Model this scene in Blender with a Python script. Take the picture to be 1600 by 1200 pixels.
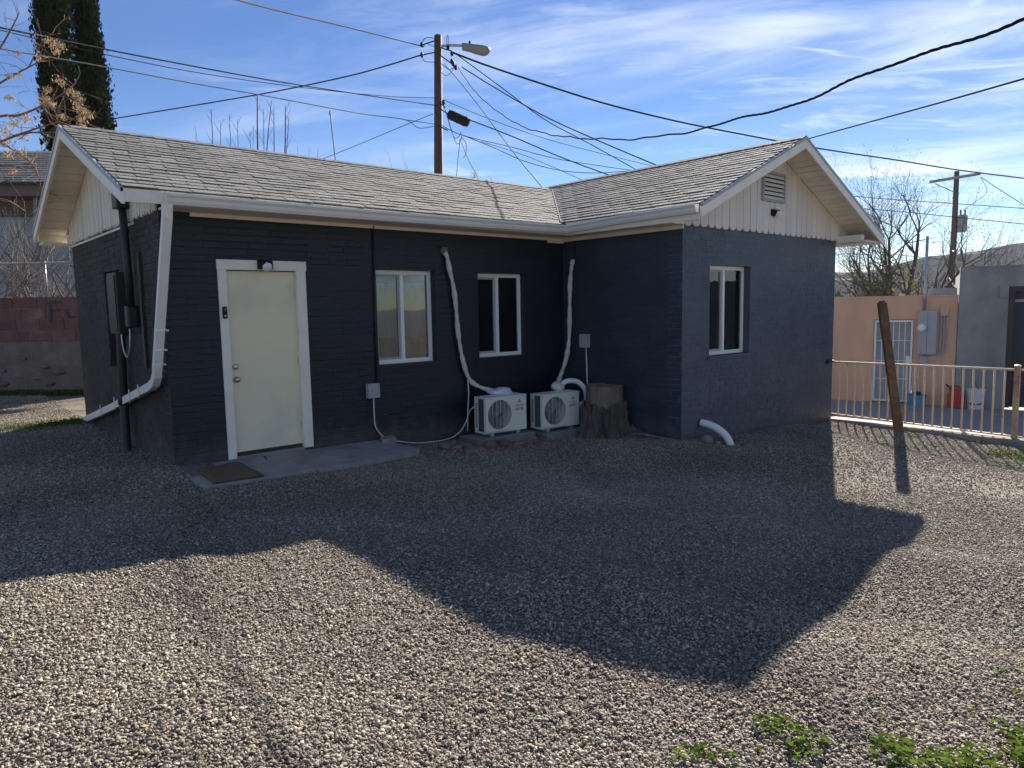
import bpy, math, random
from mathutils import Vector, Matrix
random.seed(7)
for o in list(bpy.data.objects): bpy.data.objects.remove(o)
sc = bpy.context.scene
COL = sc.collection

# ------------------------------------------------------------------ camera
CAM = Vector((-2.157, -7.811, 1.581)); YAW, PIT, ROLL = 0.7178, -0.1064, -0.0184; FPX = 1115.97
_f = Vector((math.sin(YAW)*math.cos(PIT), math.cos(YAW)*math.cos(PIT), math.sin(PIT)))
_r = Vector((math.cos(YAW), -math.sin(YAW), 0)); _u = _r.cross(_f)
CR = _r*math.cos(ROLL)+_u*math.sin(ROLL); CU = _u*math.cos(ROLL)-_r*math.sin(ROLL); CF = _f
cd = bpy.data.cameras.new('camera'); cam = bpy.data.objects.new('camera', cd); COL.objects.link(cam)
cd.sensor_width = 36; cd.lens = FPX/1600*36; cd.clip_start = .05; cd.clip_end = 6000
cam.matrix_world = Matrix(((CR.x, CU.x, -CF.x, CAM.x), (CR.y, CU.y, -CF.y, CAM.y), (CR.z, CU.z, -CF.z, CAM.z), (0, 0, 0, 1)))
sc.camera = cam
def at(px, py, d):
    """a point d metres in front of the camera plane, for things in the middle and far distance"""
    return CAM + (CF + CR*((px-800)/FPX) - CU*((py-600)/FPX))*d

# ------------------------------------------------------------------ light
SUN_AZ, SUN_EL = math.radians(64.6), math.radians(26.5)      # azimuth from +Y towards +X
S = Vector((math.sin(SUN_AZ)*math.cos(SUN_EL), math.cos(SUN_AZ)*math.cos(SUN_EL), math.sin(SUN_EL)))
sl = bpy.data.lights.new('sun', 'SUN'); sl.energy = 5.0; sl.angle = math.radians(.5); sl.color = (1, .915, .80)
so = bpy.data.objects.new('sun', sl); COL.objects.link(so)
so.rotation_euler = (-S).to_track_quat('-Z', 'Y').to_euler(); so.location = S*60
W = bpy.data.worlds.new('World'); sc.world = W; W.use_nodes = True
wn = W.node_tree; wn.nodes.clear()
def N(t, typ, **kw):
    n = t.nodes.new(typ)
    for k, v in kw.items():
        if k.startswith('i_'): n.inputs[int(k[2:])].default_value = v
        else: setattr(n, k, v)
    return n
sky = N(wn, 'ShaderNodeTexSky', sky_type='NISHITA', sun_disc=False, sun_elevation=SUN_EL, sun_rotation=SUN_AZ,
        altitude=1100, air_density=1.0, dust_density=0.0, ozone_density=2.2)
tc = N(wn, 'ShaderNodeTexCoord'); sep = N(wn, 'ShaderNodeSeparateXYZ'); wn.links.new(tc.outputs['Generated'], sep.inputs[0])
den = N(wn, 'ShaderNodeMath', operation='ADD', i_1=.12); wn.links.new(sep.outputs[2], den.inputs[0])
mx = N(wn, 'ShaderNodeMath', operation='MAXIMUM', i_1=.05); wn.links.new(den.outputs[0], mx.inputs[0])
dx = N(wn, 'ShaderNodeMath', operation='DIVIDE'); wn.links.new(sep.outputs[0], dx.inputs[0]); wn.links.new(mx.outputs[0], dx.inputs[1])
dy = N(wn, 'ShaderNodeMath', operation='DIVIDE'); wn.links.new(sep.outputs[1], dy.inputs[0]); wn.links.new(mx.outputs[0], dy.inputs[1])
cb = N(wn, 'ShaderNodeCombineXYZ'); wn.links.new(dx.outputs[0], cb.inputs[0]); wn.links.new(dy.outputs[0], cb.inputs[1])
def cloud(rot, scale, nscale, detail, dist, lo, hi, off=(0, 0, 0)):
    r_ = N(wn, 'ShaderNodeMapping'); r_.inputs['Rotation'].default_value = (0, 0, rot); r_.inputs['Location'].default_value = off
    wn.links.new(cb.outputs[0], r_.inputs[0])
    m = N(wn, 'ShaderNodeMapping'); m.inputs['Scale'].default_value = scale
    wn.links.new(r_.outputs[0], m.inputs[0])
    n = N(wn, 'ShaderNodeTexNoise'); n.inputs['Scale'].default_value = nscale; n.inputs['Detail'].default_value = detail
    n.inputs['Roughness'].default_value = .58; n.inputs['Distortion'].default_value = dist
    wn.links.new(m.outputs[0], n.inputs['Vector'])
    q = N(wn, 'ShaderNodeMapRange', interpolation_type='SMOOTHSTEP'); q.inputs['From Min'].default_value = lo; q.inputs['From Max'].default_value = hi
    wn.links.new(n.outputs[0], q.inputs[0]); return q.outputs[0]
def wm(op, a, b):
    n = N(wn, 'ShaderNodeMath', operation=op)
    for i, x in enumerate((a, b)):
        if isinstance(x, (int, float)): n.inputs[i].default_value = x
        else: wn.links.new(x, n.inputs[i])
    return n.outputs[0]
c1 = cloud(math.radians(62), (.32, 1.5, 1), 1.5, 9, .7, .42, .72, (.3, 3.4, 0))      # long cirrus streaks
c2 = cloud(math.radians(40), (.7, 2.0, 1), 3.2, 8, 1.2, .46, .74, (4, 2, 0))         # finer wisps
c3 = cloud(math.radians(62), (.5, .8, 1), .7, 3, .2, .36, .68, (3.2, 1.9, 0))            # where the sheet is thick or thin
cl = wm('MULTIPLY', wm('MAXIMUM', c1, wm('MULTIPLY', c2, .7)), c3)
veil = wm('MULTIPLY', c3, .09)
cl = wm('MULTIPLY', wm('MAXIMUM', cl, veil), .85)
hs = N(wn, 'ShaderNodeHueSaturation'); hs.inputs['Hue'].default_value = .514; hs.inputs['Saturation'].default_value = 1.25; hs.inputs['Value'].default_value = .50; wn.links.new(sky.outputs[0], hs.inputs['Color'])
white = N(wn, 'ShaderNodeMix', data_type='RGBA'); wn.links.new(cl, white.inputs[0]); wn.links.new(hs.outputs[0], white.inputs[6])
white.inputs[7].default_value = (5.0, 5.3, 5.8, 1)
bg = N(wn, 'ShaderNodeBackground', i_1=.08); wn.links.new(white.outputs[2], bg.inputs[0])
wo = N(wn, 'ShaderNodeOutputWorld'); wn.links.new(bg.outputs[0], wo.inputs[0])
sc.view_settings.view_transform = 'Standard'; sc.view_settings.look = 'None'; sc.view_settings.gamma = 1
sc.view_settings.exposure = 1.62
sc.render.resolution_x, sc.render.resolution_y = 1024, 768

# ------------------------------------------------------------------ materials
MATS = {}
def mat(name, col, rough=.7, var=.15, scale=6, bump=0, bscale=60, metal=0, spec=.5, piece=0, col2=None, c2scale=2, c2lo=.5, c2hi=.7, stretch=None, extra=None):
    """procedural surface: base colour with mottling (var), second colour in patches, per-piece tone (piece), fine relief (bump)"""
    if name in MATS: return MATS[name]
    m = bpy.data.materials.new(name); m.use_nodes = True; t = m.node_tree; t.nodes.clear()
    out = N(t, 'ShaderNodeOutputMaterial'); b = N(t, 'ShaderNodeBsdfPrincipled'); t.links.new(b.outputs[0], out.inputs[0])
    b.inputs['Metallic'].default_value = metal; b.inputs['Specular IOR Level'].default_value = spec
    geo = N(t, 'ShaderNodeNewGeometry'); pos = geo.outputs['Position']
    if stretch:
        mp = N(t, 'ShaderNodeMapping'); mp.inputs['Scale'].default_value = stretch; t.links.new(pos, mp.inputs[0]); pos = mp.outputs[0]
    n = N(t, 'ShaderNodeTexNoise'); n.inputs['Scale'].default_value = scale; n.inputs['Detail'].default_value = 8; n.inputs['Roughness'].default_value = .65
    t.links.new(pos, n.inputs['Vector'])
    base = N(t, 'ShaderNodeMix', data_type='RGBA'); base.inputs[6].default_value = (*col, 1); base.inputs[7].default_value = (*(col2 or col), 1)
    if col2:
        n2 = N(t, 'ShaderNodeTexNoise'); n2.inputs['Scale'].default_value = c2scale; n2.inputs['Detail'].default_value = 7; n2.inputs['Roughness'].default_value = .6
        t.links.new(pos, n2.inputs['Vector'])
        q = N(t, 'ShaderNodeMapRange'); q.inputs['From Min'].default_value = c2lo; q.inputs['From Max'].default_value = c2hi
        t.links.new(n2.outputs[0], q.inputs[0]); t.links.new(q.outputs[0], base.inputs[0])
    else: base.inputs[0].default_value = 0
    k = N(t, 'ShaderNodeMapRange'); k.inputs['From Min'].default_value = .25; k.inputs['From Max'].default_value = .75
    k.inputs['To Min'].default_value = 1-var; k.inputs['To Max'].default_value = 1+var; k.clamp = False
    t.links.new(n.outputs[0], k.inputs[0]); fac = k.outputs[0]
    if piece:
        oi = N(t, 'ShaderNodeObjectInfo'); ad = N(t, 'ShaderNodeMath', operation='ADD'); fr = N(t, 'ShaderNodeMath', operation='FRACT')
        t.links.new(oi.outputs['Random'], ad.inputs[0]); t.links.new(geo.outputs['Random Per Island'], ad.inputs[1]); t.links.new(ad.outputs[0], fr.inputs[0])
        pr = N(t, 'ShaderNodeMapRange'); pr.inputs['To Min'].default_value = 1-piece; pr.inputs['To Max'].default_value = 1+piece; t.links.new(fr.outputs[0], pr.inputs[0])
        mu = N(t, 'ShaderNodeMath', operation='MULTIPLY'); t.links.new(fac, mu.inputs[0]); t.links.new(pr.outputs[0], mu.inputs[1]); fac = mu.outputs[0]
    mul = N(t, 'ShaderNodeVectorMath', operation='SCALE'); t.links.new(base.outputs[2], mul.inputs[0]); t.links.new(fac, mul.inputs['Scale'])
    t.links.new(mul.outputs[0], b.inputs['Base Color'])
    rr = N(t, 'ShaderNodeMapRange'); rr.inputs['To Min'].default_value = max(.02, rough-.12); rr.inputs['To Max'].default_value = min(1, rough+.12)
    t.links.new(n.outputs[0], rr.inputs[0]); t.links.new(rr.outputs[0], b.inputs['Roughness'])
    if bump:
        bn = N(t, 'ShaderNodeTexNoise'); bn.inputs['Scale'].default_value = bscale; bn.inputs['Detail'].default_value = 5; t.links.new(pos, bn.inputs['Vector'])
        bu = N(t, 'ShaderNodeBump'); bu.inputs['Strength'].default_value = bump; bu.inputs['Distance'].default_value = .01
        t.links.new(bn.outputs[0], bu.inputs['Height']); t.links.new(bu.outputs[0], b.inputs['Normal'])
    if extra: extra(t, b, geo)
    MATS[name] = m; return m
def leafmat(name, col, trans=.35, var=.35):
    m = bpy.data.materials.new(name); m.use_nodes = True; t = m.node_tree; t.nodes.clear()
    out = N(t, 'ShaderNodeOutputMaterial'); d = N(t, 'ShaderNodeBsdfDiffuse'); tr = N(t, 'ShaderNodeBsdfTranslucent'); mi = N(t, 'ShaderNodeMixShader', i_0=trans)
    geo = N(t, 'ShaderNodeNewGeometry'); q = N(t, 'ShaderNodeMapRange'); q.inputs['To Min'].default_value = 1-var; q.inputs['To Max'].default_value = 1+var
    t.links.new(geo.outputs['Random Per Island'], q.inputs[0])
    s = N(t, 'ShaderNodeVectorMath', operation='SCALE'); s.inputs[0].default_value = col; t.links.new(q.outputs[0], s.inputs['Scale'])
    t.links.new(s.outputs[0], d.inputs[0]); t.links.new(s.outputs[0], tr.inputs[0])
    t.links.new(d.outputs[0], mi.inputs[1]); t.links.new(tr.outputs[0], mi.inputs[2]); t.links.new(mi.outputs[0], out.inputs[0]); return m

def glassmat():
    m = bpy.data.materials.new('window_glass'); m.use_nodes = True; t = m.node_tree; t.nodes.clear()
    out = N(t, 'ShaderNodeOutputMaterial'); tr = N(t, 'ShaderNodeBsdfTransparent'); tr.inputs[0].default_value = (.72, .76, .76, 1)
    g = N(t, 'ShaderNodeBsdfGlossy'); g.inputs[0].default_value = (.92, .95, 1, 1); g.inputs[1].default_value = .015
    fr = N(t, 'ShaderNodeFresnel', i_0=1.7); mi = N(t, 'ShaderNodeMixShader')
    no = N(t, 'ShaderNodeTexNoise'); no.inputs['Scale'].default_value = 5; geo = N(t, 'ShaderNodeNewGeometry'); t.links.new(geo.outputs['Position'], no.inputs['Vector'])
    bu = N(t, 'ShaderNodeBump'); bu.inputs['Strength'].default_value = .03; bu.inputs['Distance'].default_value = .02; t.links.new(no.outputs[0], bu.inputs['Height']); t.links.new(bu.outputs[0], g.inputs['Normal'])
    t.links.new(fr.outputs[0], mi.inputs[0]); t.links.new(tr.outputs[0], mi.inputs[1]); t.links.new(g.outputs[0], mi.inputs[2]); t.links.new(mi.outputs[0], out.inputs[0]); return m

def splash(t, b, geo):
    # rain-splashed dust and chipped paint near the foot of the walls
    src = b.inputs['Base Color'].links[0].from_socket
    sp_ = N(t, 'ShaderNodeSeparateXYZ'); t.links.new(geo.outputs['Position'], sp_.inputs[0])
    hz_ = N(t, 'ShaderNodeMath', operation='MULTIPLY_ADD', i_1=.042); t.links.new(sp_.outputs[0], hz_.inputs[0]); t.links.new(sp_.outputs[2], hz_.inputs[2])
    n = N(t, 'ShaderNodeTexNoise'); n.inputs['Scale'].default_value = 7; n.inputs['Detail'].default_value = 9; n.inputs['Roughness'].default_value = .7; t.links.new(geo.outputs['Position'], n.inputs['Vector'])
    a_ = N(t, 'ShaderNodeMath', operation='MULTIPLY_ADD', i_1=-.9); t.links.new(n.outputs[0], a_.inputs[0]); t.links.new(hz_.outputs[0], a_.inputs[2])
    q = N(t, 'ShaderNodeMapRange'); q.inputs['From Min'].default_value = -.12; q.inputs['From Max'].default_value = -.55; q.inputs['To Max'].default_value = .5; t.links.new(a_.outputs[0], q.inputs[0])
    m1 = N(t, 'ShaderNodeMix', data_type='RGBA'); t.links.new(q.outputs[0], m1.inputs[0]); t.links.new(src, m1.inputs[6]); m1.inputs[7].default_value = (.15, .125, .10, 1)
    v = N(t, 'ShaderNodeTexVoronoi'); v.inputs['Scale'].default_value = 13; t.links.new(geo.outputs['Position'], v.inputs['Vector'])
    c = N(t, 'ShaderNodeMapRange'); c.inputs['From Min'].default_value = .075; c.inputs['From Max'].default_value = .055; t.links.new(v.outputs['Distance'], c.inputs[0])
    sel = N(t, 'ShaderNodeSeparateColor'); t.links.new(v.outputs['Color'], sel.inputs[0]); gt = N(t, 'ShaderNodeMath', operation='GREATER_THAN', i_1=.80); t.links.new(sel.outputs[0], gt.inputs[0])
    lo = N(t, 'ShaderNodeMath', operation='LESS_THAN', i_1=.42); t.links.new(hz_.outputs[0], lo.inputs[0])
    p1 = N(t, 'ShaderNodeMath', operation='MULTIPLY'); t.links.new(c.outputs[0], p1.inputs[0]); t.links.new(gt.outputs[0], p1.inputs[1])
    p2 = N(t, 'ShaderNodeMath', operation='MULTIPLY'); t.links.new(p1.outputs[0], p2.inputs[0]); t.links.new(lo.outputs[0], p2.inputs[1])
    m2 = N(t, 'ShaderNodeMix', data_type='RGBA'); t.links.new(p2.outputs[0], m2.inputs[0]); t.links.new(m1.outputs[2], m2.inputs[6]); m2.inputs[7].default_value = (.5, .47, .42, 1)
    t.links.new(m2.outputs[2], b.inputs['Base Color'])
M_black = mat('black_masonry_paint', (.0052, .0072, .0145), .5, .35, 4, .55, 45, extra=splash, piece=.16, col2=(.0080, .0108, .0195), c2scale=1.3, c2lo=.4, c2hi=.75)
M_blackside = mat('bounce_warmed_black_masonry_paint', (.030, .026, .021), .8, .35, 4, .6, 40, extra=splash, piece=.22, col2=(.048, .041, .033), c2scale=1.6, c2lo=.45, c2hi=.75)  # same black paint; warm light bounced from the sunlit yard is in the colour
M_blackfront = mat('glare_lightened_black_masonry_paint', (.058, .071, .102), .5, .3, 3, .5, 45, extra=splash, piece=.10, col2=(.076, .090, .124), c2scale=.9, c2lo=.4, c2hi=.75)  # black paint made paler and bluer: veiling sun glare painted into the colour
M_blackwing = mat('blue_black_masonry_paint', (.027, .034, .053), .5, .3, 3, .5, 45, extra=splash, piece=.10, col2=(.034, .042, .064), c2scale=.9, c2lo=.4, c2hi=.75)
M_shingle = mat('asphalt_shingle_granules', (.180, .182, .180), .95, .14, 3, .8, 400, piece=.17, col2=(.142, .143, .142), c2scale=1.1, c2lo=.45, c2hi=.8, spec=.25)
M_deck = mat('roof_underlay', (.05, .05, .05), .95)
M_white = mat('white_trim_paint', (.86, .79, .67), .5, .07, 5, .15, 60, col2=(.70, .65, .56), c2scale=4, c2lo=.55, c2hi=.8)
M_whiteboard = mat('white_painted_boards', (.76, .71, .63), .7, .09, 3, .3, 50, piece=.06, stretch=(1, 1, .25), col2=(.55, .52, .46), c2scale=3, c2lo=.58, c2hi=.85)
M_creamboard = mat('cream_painted_boards', (.78, .71, .58), .75, .1, 3, .3, 50, piece=.09, stretch=(1, 1, .25), col2=(.5, .45, .37), c2scale=3, c2lo=.58, c2hi=.85)
M_gutter = mat('white_gutter_enamel', (.80, .77, .70), .38, .06, 4, .05, 30)
M_vinyl = mat('white_vinyl', (.82, .81, .77), .35, .04, 4)
M_door = mat('pale_grey_green_door_paint', (.84, .745, .50), .5, .05, 2, .08, 30, col2=(.64, .60, .45), c2scale=1.5, c2lo=.5, c2hi=.8)
M_glass = glassmat()
M_inside = mat('dark_room_plaster', (.08, .08, .08), .9)
M_curtain = mat('grey_curtain', (.50, .52, .55), .9, .1, 8)
M_conc = mat('worn_concrete', (.29, .27, .245), .9, .18, 5, .5, 60, col2=(.20, .185, .165), c2scale=2.2, c2lo=.45, c2hi=.7)
M_conc_d = mat('weathered_concrete_block', (.20, .185, .165), .92, .22, 8, .5, 70)
M_mat = mat('brown_coir', (.145, .095, .05), 1, .3, 30, .9, 300)
M_steel = mat('galvanised_steel', (.42, .44, .46), .42, .12, 6, .1, 80, metal=.65)
M_greybox = mat('grey_enamel_box', (.36, .37, .38), .5, .08, 8)
M_blackmetal = mat('black_painted_metal', (.022, .021, .020), .5, .25, 8, .1, 60)
M_plasticblk = mat('black_plastic', (.012, .012, .013), .6, .1, spec=.25)
M_chrome = mat('satin_nickel', (.55, .53, .49), .3, .05, metal=1)
M_cable = mat('off_white_cable_sheath', (.58, .56, .50), .6, .1, 6)
M_lineset = mat('pipe_insulation_tape', (.60, .57, .52), .75, .12, 14, .5, 40, col2=(.42, .39, .34), c2scale=9, c2lo=.5, c2hi=.75)
M_foil = mat('crumpled_plastic_wrap', (.62, .66, .74), .35, .15, 20, .9, 50)
M_ac = mat('ivory_sheet_metal', (.72, .69, .61), .45, .04, 4)
M_acgrille = mat('ivory_grille_plastic', (.60, .60, .57), .5, .05, 4)
M_accoil = mat('aluminium_coil_fins', (.075, .09, .09), .6, .3, 60)
M_fan = mat('grey_fan_plastic', (.13, .13, .13), .5, .1)
M_print = mat('dark_printing', (.035, .035, .045), .6, .05)
M_bark = mat('grey_brown_bark', (.13, .10, .08), .95, .35, 9, 1, 50, stretch=(1, 1, .22), col2=(.075, .058, .047), c2scale=14, c2lo=.4, c2hi=.6)
M_cutwood = mat('weathered_cut_wood', (.19, .145, .105), .9, .3, 8, .6, 40, stretch=(1, 1, .3), col2=(.10, .078, .058), c2scale=9, c2lo=.45, c2hi=.7)
M_pvc = mat('white_pvc', (.74, .73, .69), .4, .06, 6)
M_rock = mat('field_stone', (.20, .165, .13), .9, .3, 7, .7, 30, piece=.25, col2=(.14, .11, .09), c2scale=6)
M_redrock = mat('red_rubble', (.22, .125, .095), .92, .3, 9, .7, 35, piece=.35, col2=(.13, .10, .085), c2scale=6)
M_polewood = mat('creosoted_pole_wood', (.115, .07, .048), .85, .3, 7, .5, 40, stretch=(1, 1, .06), col2=(.07, .045, .034), c2scale=12, c2lo=.4, c2hi=.65)
M_polegrey = mat('grey_pole_wood', (.15, .125, .10), .9, .25, 7, .5, 40, stretch=(1, 1, .08))
M_armwood = mat('bleached_crossarm_wood', (.36, .33, .28), .9, .2, 7)
M_wire = mat('black_cable_sheath', (.018, .018, .020), .9, .1, spec=.12)
M_wiregrey = mat('weathered_aluminium_wire', (.12, .12, .125), .75, .15, spec=.3)
M_lamp = mat('grey_lamp_housing', (.26, .25, .23), .5, .1)
M_lens = mat('amber_lamp_lens', (.55, .36, .12), .25, .1)
M_rust = mat('rusty_steel', (.115, .062, .038), .9, .35, 7, .6, 60, col2=(.19, .105, .058), c2scale=5, c2lo=.42, c2hi=.62)
M_rail = mat('cream_rail_paint', (.62, .49, .34), .55, .12, 8, .2, 60, col2=(.30, .165, .095), c2scale=10, c2lo=.58, c2hi=.72)
M_railpost = mat('rust_streaked_cream_paint', (.46, .33, .22), .75, .2, 8, .4, 60, col2=(.24, .11, .055), c2scale=4, c2lo=.42, c2hi=.6)
M_orange = mat('peach_stucco', (.70, .43, .28), .92, .12, 2, .35, 90, stretch=(1, 1, .3), col2=(.60, .36, .24), c2scale=1.2, c2lo=.45, c2hi=.75)
M_grey = mat('grey_cement_render', (.30, .295, .285), .92, .28, 1.6, .5, 40, stretch=(1, 1, .6), col2=(.20, .20, .195), c2scale=1.0, c2lo=.42, c2hi=.65)
M_darkdoor = mat('dark_blue_roller_door', (.018, .024, .032), .5, .2)
M_brownwood = mat('brown_frame_wood', (.07, .05, .04), .8, .3, 6)
M_patio = mat('shaded_patio_concrete', (.27, .265, .26), .9, .14, 2, .3, 50)
M_block = mat('red_brown_concrete_block', (.165, .088, .074), .95, .22, 5, .6, 60, piece=.16, col2=(.25, .18, .155), c2scale=3, c2lo=.55, c2hi=.8)
M_mortar = mat('pale_mortar', (.24, .19, .165), .95, .2, 6, .5, 60)
M_rubble = mat('rubble_wall_render', (.175, .138, .11), .95, .28, 3, .8, 25, col2=(.27, .225, .19), c2scale=1.8, c2lo=.5, c2hi=.72)
M_link = mat('galvanised_chain_wire', (.40, .39, .37), .5, .15, metal=.4)
M_twig = mat('brown_twig_bark', (.145, .105, .085), .9, .25, 8)
M_twigred = mat('reddish_twig_bark', (.20, .115, .075), .85, .25, 8)
M_greybark = mat('dark_tree_bark', (.115, .095, .085), .95, .3, 6, .5, 30)
M_siding = mat('white_siding', (.34, .335, .33), .75, .08, 3)
M_screen = mat('dark_louvre_screen', (.12, .105, .095), .8, .2)
M_brown = mat('brown_eave_paint', (.16, .115, .085), .85, .2)
M_hill = mat('dry_scrub_hill', (.055, .048, .037), 1, .3, .04, 0, col2=(.028, .03, .022), c2scale=.09, c2lo=.44, c2hi=.58, spec=.1)
M_blue = mat('light_blue_plastic', (.085, .27, .42), .45, .1)
M_red = mat('red_plastic', (.42, .035, .03), .4, .12)
M_bucket = mat('dirty_white_plastic', (.62, .62, .64), .5, .1)
L_seed = leafmat('tan_dry_seed', (.42, .31, .19), .3, .4)
L_dry = leafmat('brown_dry_leaf', (.10, .075, .045), .3, .4)
L_yellow = leafmat('yellow_leaf', (.40, .34, .06), .4, .3)
L_cyp = leafmat('cypress_leaf', (.020, .028, .012), .12, .5)
L_bush = leafmat('dull_green_leaf', (.095, .10, .062), .3, .4)
L_weed = leafmat('fresh_green_leaf', (.12, .18, .035), .5, .35)
L_grass = leafmat('grass_blade', (.085, .14, .03), .35, .4)

# ------------------------------------------------------------------ mesh helpers
class MB:
    def __init__(s): s.v = []; s.f = []
    def add(s, vs, fs):
        o = len(s.v); s.v += [Vector(p) for p in vs]; s.f += [tuple(i+o for i in f) for f in fs]; return s
    def hexa(s, p):      # p: 4 bottom (ccw seen from above) + 4 top
        return s.add(p, [(3, 2, 1, 0), (4, 5, 6, 7), (0, 1, 5, 4), (1, 2, 6, 5), (2, 3, 7, 6), (3, 0, 4, 7)])
    def box(s, x0, x1, y0, y1, z0, z1):
        return s.hexa([(x0, y0, z0), (x1, y0, z0), (x1, y1, z0), (x0, y1, z0), (x0, y0, z1), (x1, y0, z1), (x1, y1, z1), (x0, y1, z1)])
    def obox(s, o, a, b, c):   # corner + three edge vectors
        o, a, b, c = map(Vector, (o, a, b, c)); return s.hexa([o, o+a, o+a+b, o+b, o+c, o+a+c, o+a+b+c, o+b+c])
    def tube(s, pts, r, n=6, cap=True):
        pts = [Vector(p) for p in pts]; m = len(pts); rs = r if isinstance(r, (list, tuple)) else [r]*m
        base = len(s.v); ref = None
        for i, p in enumerate(pts):
            t = (pts[min(i+1, m-1)]-pts[max(i-1, 0)])
            if t.length < 1e-9: t = Vector((0, 0, 1))
            t.normalize()
            if ref is None: ref = Vector((0, 0, 1)) if abs(t.z) < .9 else Vector((1, 0, 0))
            a = t.cross(ref)
            if a.length < 1e-4: a = t.orthogonal()
            a.normalize(); b = t.cross(a); ref = -b if False else a.cross(t)
            for k in range(n):
                an = 2*math.pi*k/n; s.v.append(p+(a*math.cos(an)+b*math.sin(an))*rs[i])
        for i in range(m-1):
            for k in range(n):
                k2 = (k+1) % n; s.f.append((base+i*n+k, base+i*n+k2, base+(i+1)*n+k2, base+(i+1)*n+k))
        if cap: s.f.append(tuple(base+k for k in range(n))[::-1]); s.f.append(tuple(base+(m-1)*n+k for k in range(n)))
        return s
    def lathe(s, c, prof, n=20, ax=(0, 0, 1), cap=True):
        c = Vector(c); q = Vector((0, 0, 1)).rotation_difference(Vector(ax)); base = len(s.v)
        for r, h in prof:
            for k in range(n):
                an = 2*math.pi*k/n; s.v.append(c+q @ Vector((r*math.cos(an), r*math.sin(an), h)))
        for i in range(len(prof)-1):
            for k in range(n):
                k2 = (k+1) % n; s.f.append((base+i*n+k, base+i*n+k2, base+(i+1)*n+k2, base+(i+1)*n+k))
        if cap: s.f.append(tuple(base+k for k in range(n))[::-1]); s.f.append(tuple(base+(len(prof)-1)*n+k for k in range(n)))
        return s
    def prism(s, poly, t):
        poly = [Vector(p) for p in poly]; t = Vector(t); n = len(poly); o = len(s.v)
        s.v += poly+[p+t for p in poly]; s.f.append(tuple(o+i for i in range(n))[::-1]); s.f.append(tuple(o+n+i for i in range(n)))
        for i in range(n): j = (i+1) % n; s.f.append((o+i, o+j, o+n+j, o+n+i))
        return s
    def quad(s, a, b, c, d): return s.add([a, b, c, d], [(0, 1, 2, 3)])
    def build(s, name, m, parent=None, smooth=False, bevel=0, kind=None, label=None):
        if not s.v: return None
        lo = Vector([min(v[i] for v in s.v) for i in range(3)]); hi = Vector([max(v[i] for v in s.v) for i in range(3)])
        c = Vector(((lo.x+hi.x)/2, (lo.y+hi.y)/2, lo.z))
        me = bpy.data.meshes.new(name); me.from_pydata([v-c for v in s.v], [], s.f); me.validate(); me.update()
        me.materials.append(m)
        if smooth: me.polygons.foreach_set('use_smooth', [True]*len(me.polygons))
        o = bpy.data.objects.new(name, me); COL.objects.link(o); o.location = c
        if parent: attach(o, parent)
        if bevel:
            b = o.modifiers.new('bevel', 'BEVEL'); b.width = bevel; b.segments = 2; b.limit_method = 'ANGLE'
        if kind: o['kind'] = kind
        if label: o['label'] = label
        return o
WLOC = {}
def attach(o, parent):
    o.parent = parent; pl = wloc(parent); o.location = Vector(o.location)-pl
def wloc(o):
    p = Vector(o.location)
    return p+wloc(o.parent) if o.parent else p
def fixn(o):
    import bmesh
    bm = bmesh.new(); bm.from_mesh(o.data); bmesh.ops.recalc_face_normals(bm, faces=bm.faces); bm.to_mesh(o.data); bm.free(); return o
def thing(name, label, cat, loc=(0, 0, 0), group=None):
    o = bpy.data.objects.new(name, None); COL.objects.link(o); o.location = loc; o.empty_display_size = .2
    return tag(o, label, cat, group)
def tag(o, label, cat, group=None):
    o['label'] = label; o['category'] = cat
    if group: o['group'] = group
    return o
def smoothpath(pts, k=6):
    pts = [Vector(p) for p in pts]; out = []
    for i in range(len(pts)-1):
        p0 = pts[max(i-1, 0)]; p1 = pts[i]; p2 = pts[i+1]; p3 = pts[min(i+2, len(pts)-1)]
        for j in range(k):
            t = j/k; out.append(.5*((2*p1)+(p2-p0)*t+(2*p0-5*p1+4*p2-p3)*t*t+(-p0+3*p1-3*p2+p3)*t**3))
    out.append(pts[-1]); return out
def depth(p): return (Vector(p)-CAM).dot(CF)
def rnd(a, b): return random.uniform(a, b)

# ------------------------------------------------------------------ ground
GP = [(0, 0, 0), (-.3, 1.5, 0), (0, 4.34, .05), (-.5, 8.5, .1), (.6, 8, .08), (-4, 8, .1), (-3, 3, .02), (-1.2, 0, -.02), (.5, -1.05, -.08), (1.9, -.98, -.13), (2.6, -.8, -.17),
      (1.2, -.3, -.12), (2.2, -.3, -.12), (3.4, -.2, -.21), (4, -.8, -.23), (5, -.95, -.25), (5.7, -.1, -.28), (5.74, -2.2, -.22), (5.5, -1.4, -.24), (6.3, -2.6, -.32), (8, -2.2, -.34), (10.1, -2.2, -.46), (9.8, -3.4, -.5),
      (9.9, -4.9, -.54), (9.9, -6.5, -.56), (9, -6, -.54), (6, -4.8, -.51), (4.95, -5.4, -.5), (4, -3, -.36), (2, -3, -.24), (.05, -4, -.1), (-.1, -3, -.11), (-1.1, -2.9, -.02), (-1.78, -2.85, .04),
      (.05, -5, -.09), (.4, -6.3, -.13), (1.2, -7, -.2), (2.5, -5.5, -.3), (3, -7, -.36), (-2.2, -7.8, -.03), (-4, -4, .05), (-5, 0, .05), (-2, -5, -.02), (1.0, -2, -.14), (12, -3, -.80), (12, 0, -.8), (17, -1, -1.1), (20, -4, -1.15), (14, 3, -.85),
      (8, 8, -.2), (20, 20, -.9), (-20, 10, .3), (-20, -10, -.1), (0, -20, -.2), (20, -20, -.9), (30, -5, -1.2)]
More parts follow.
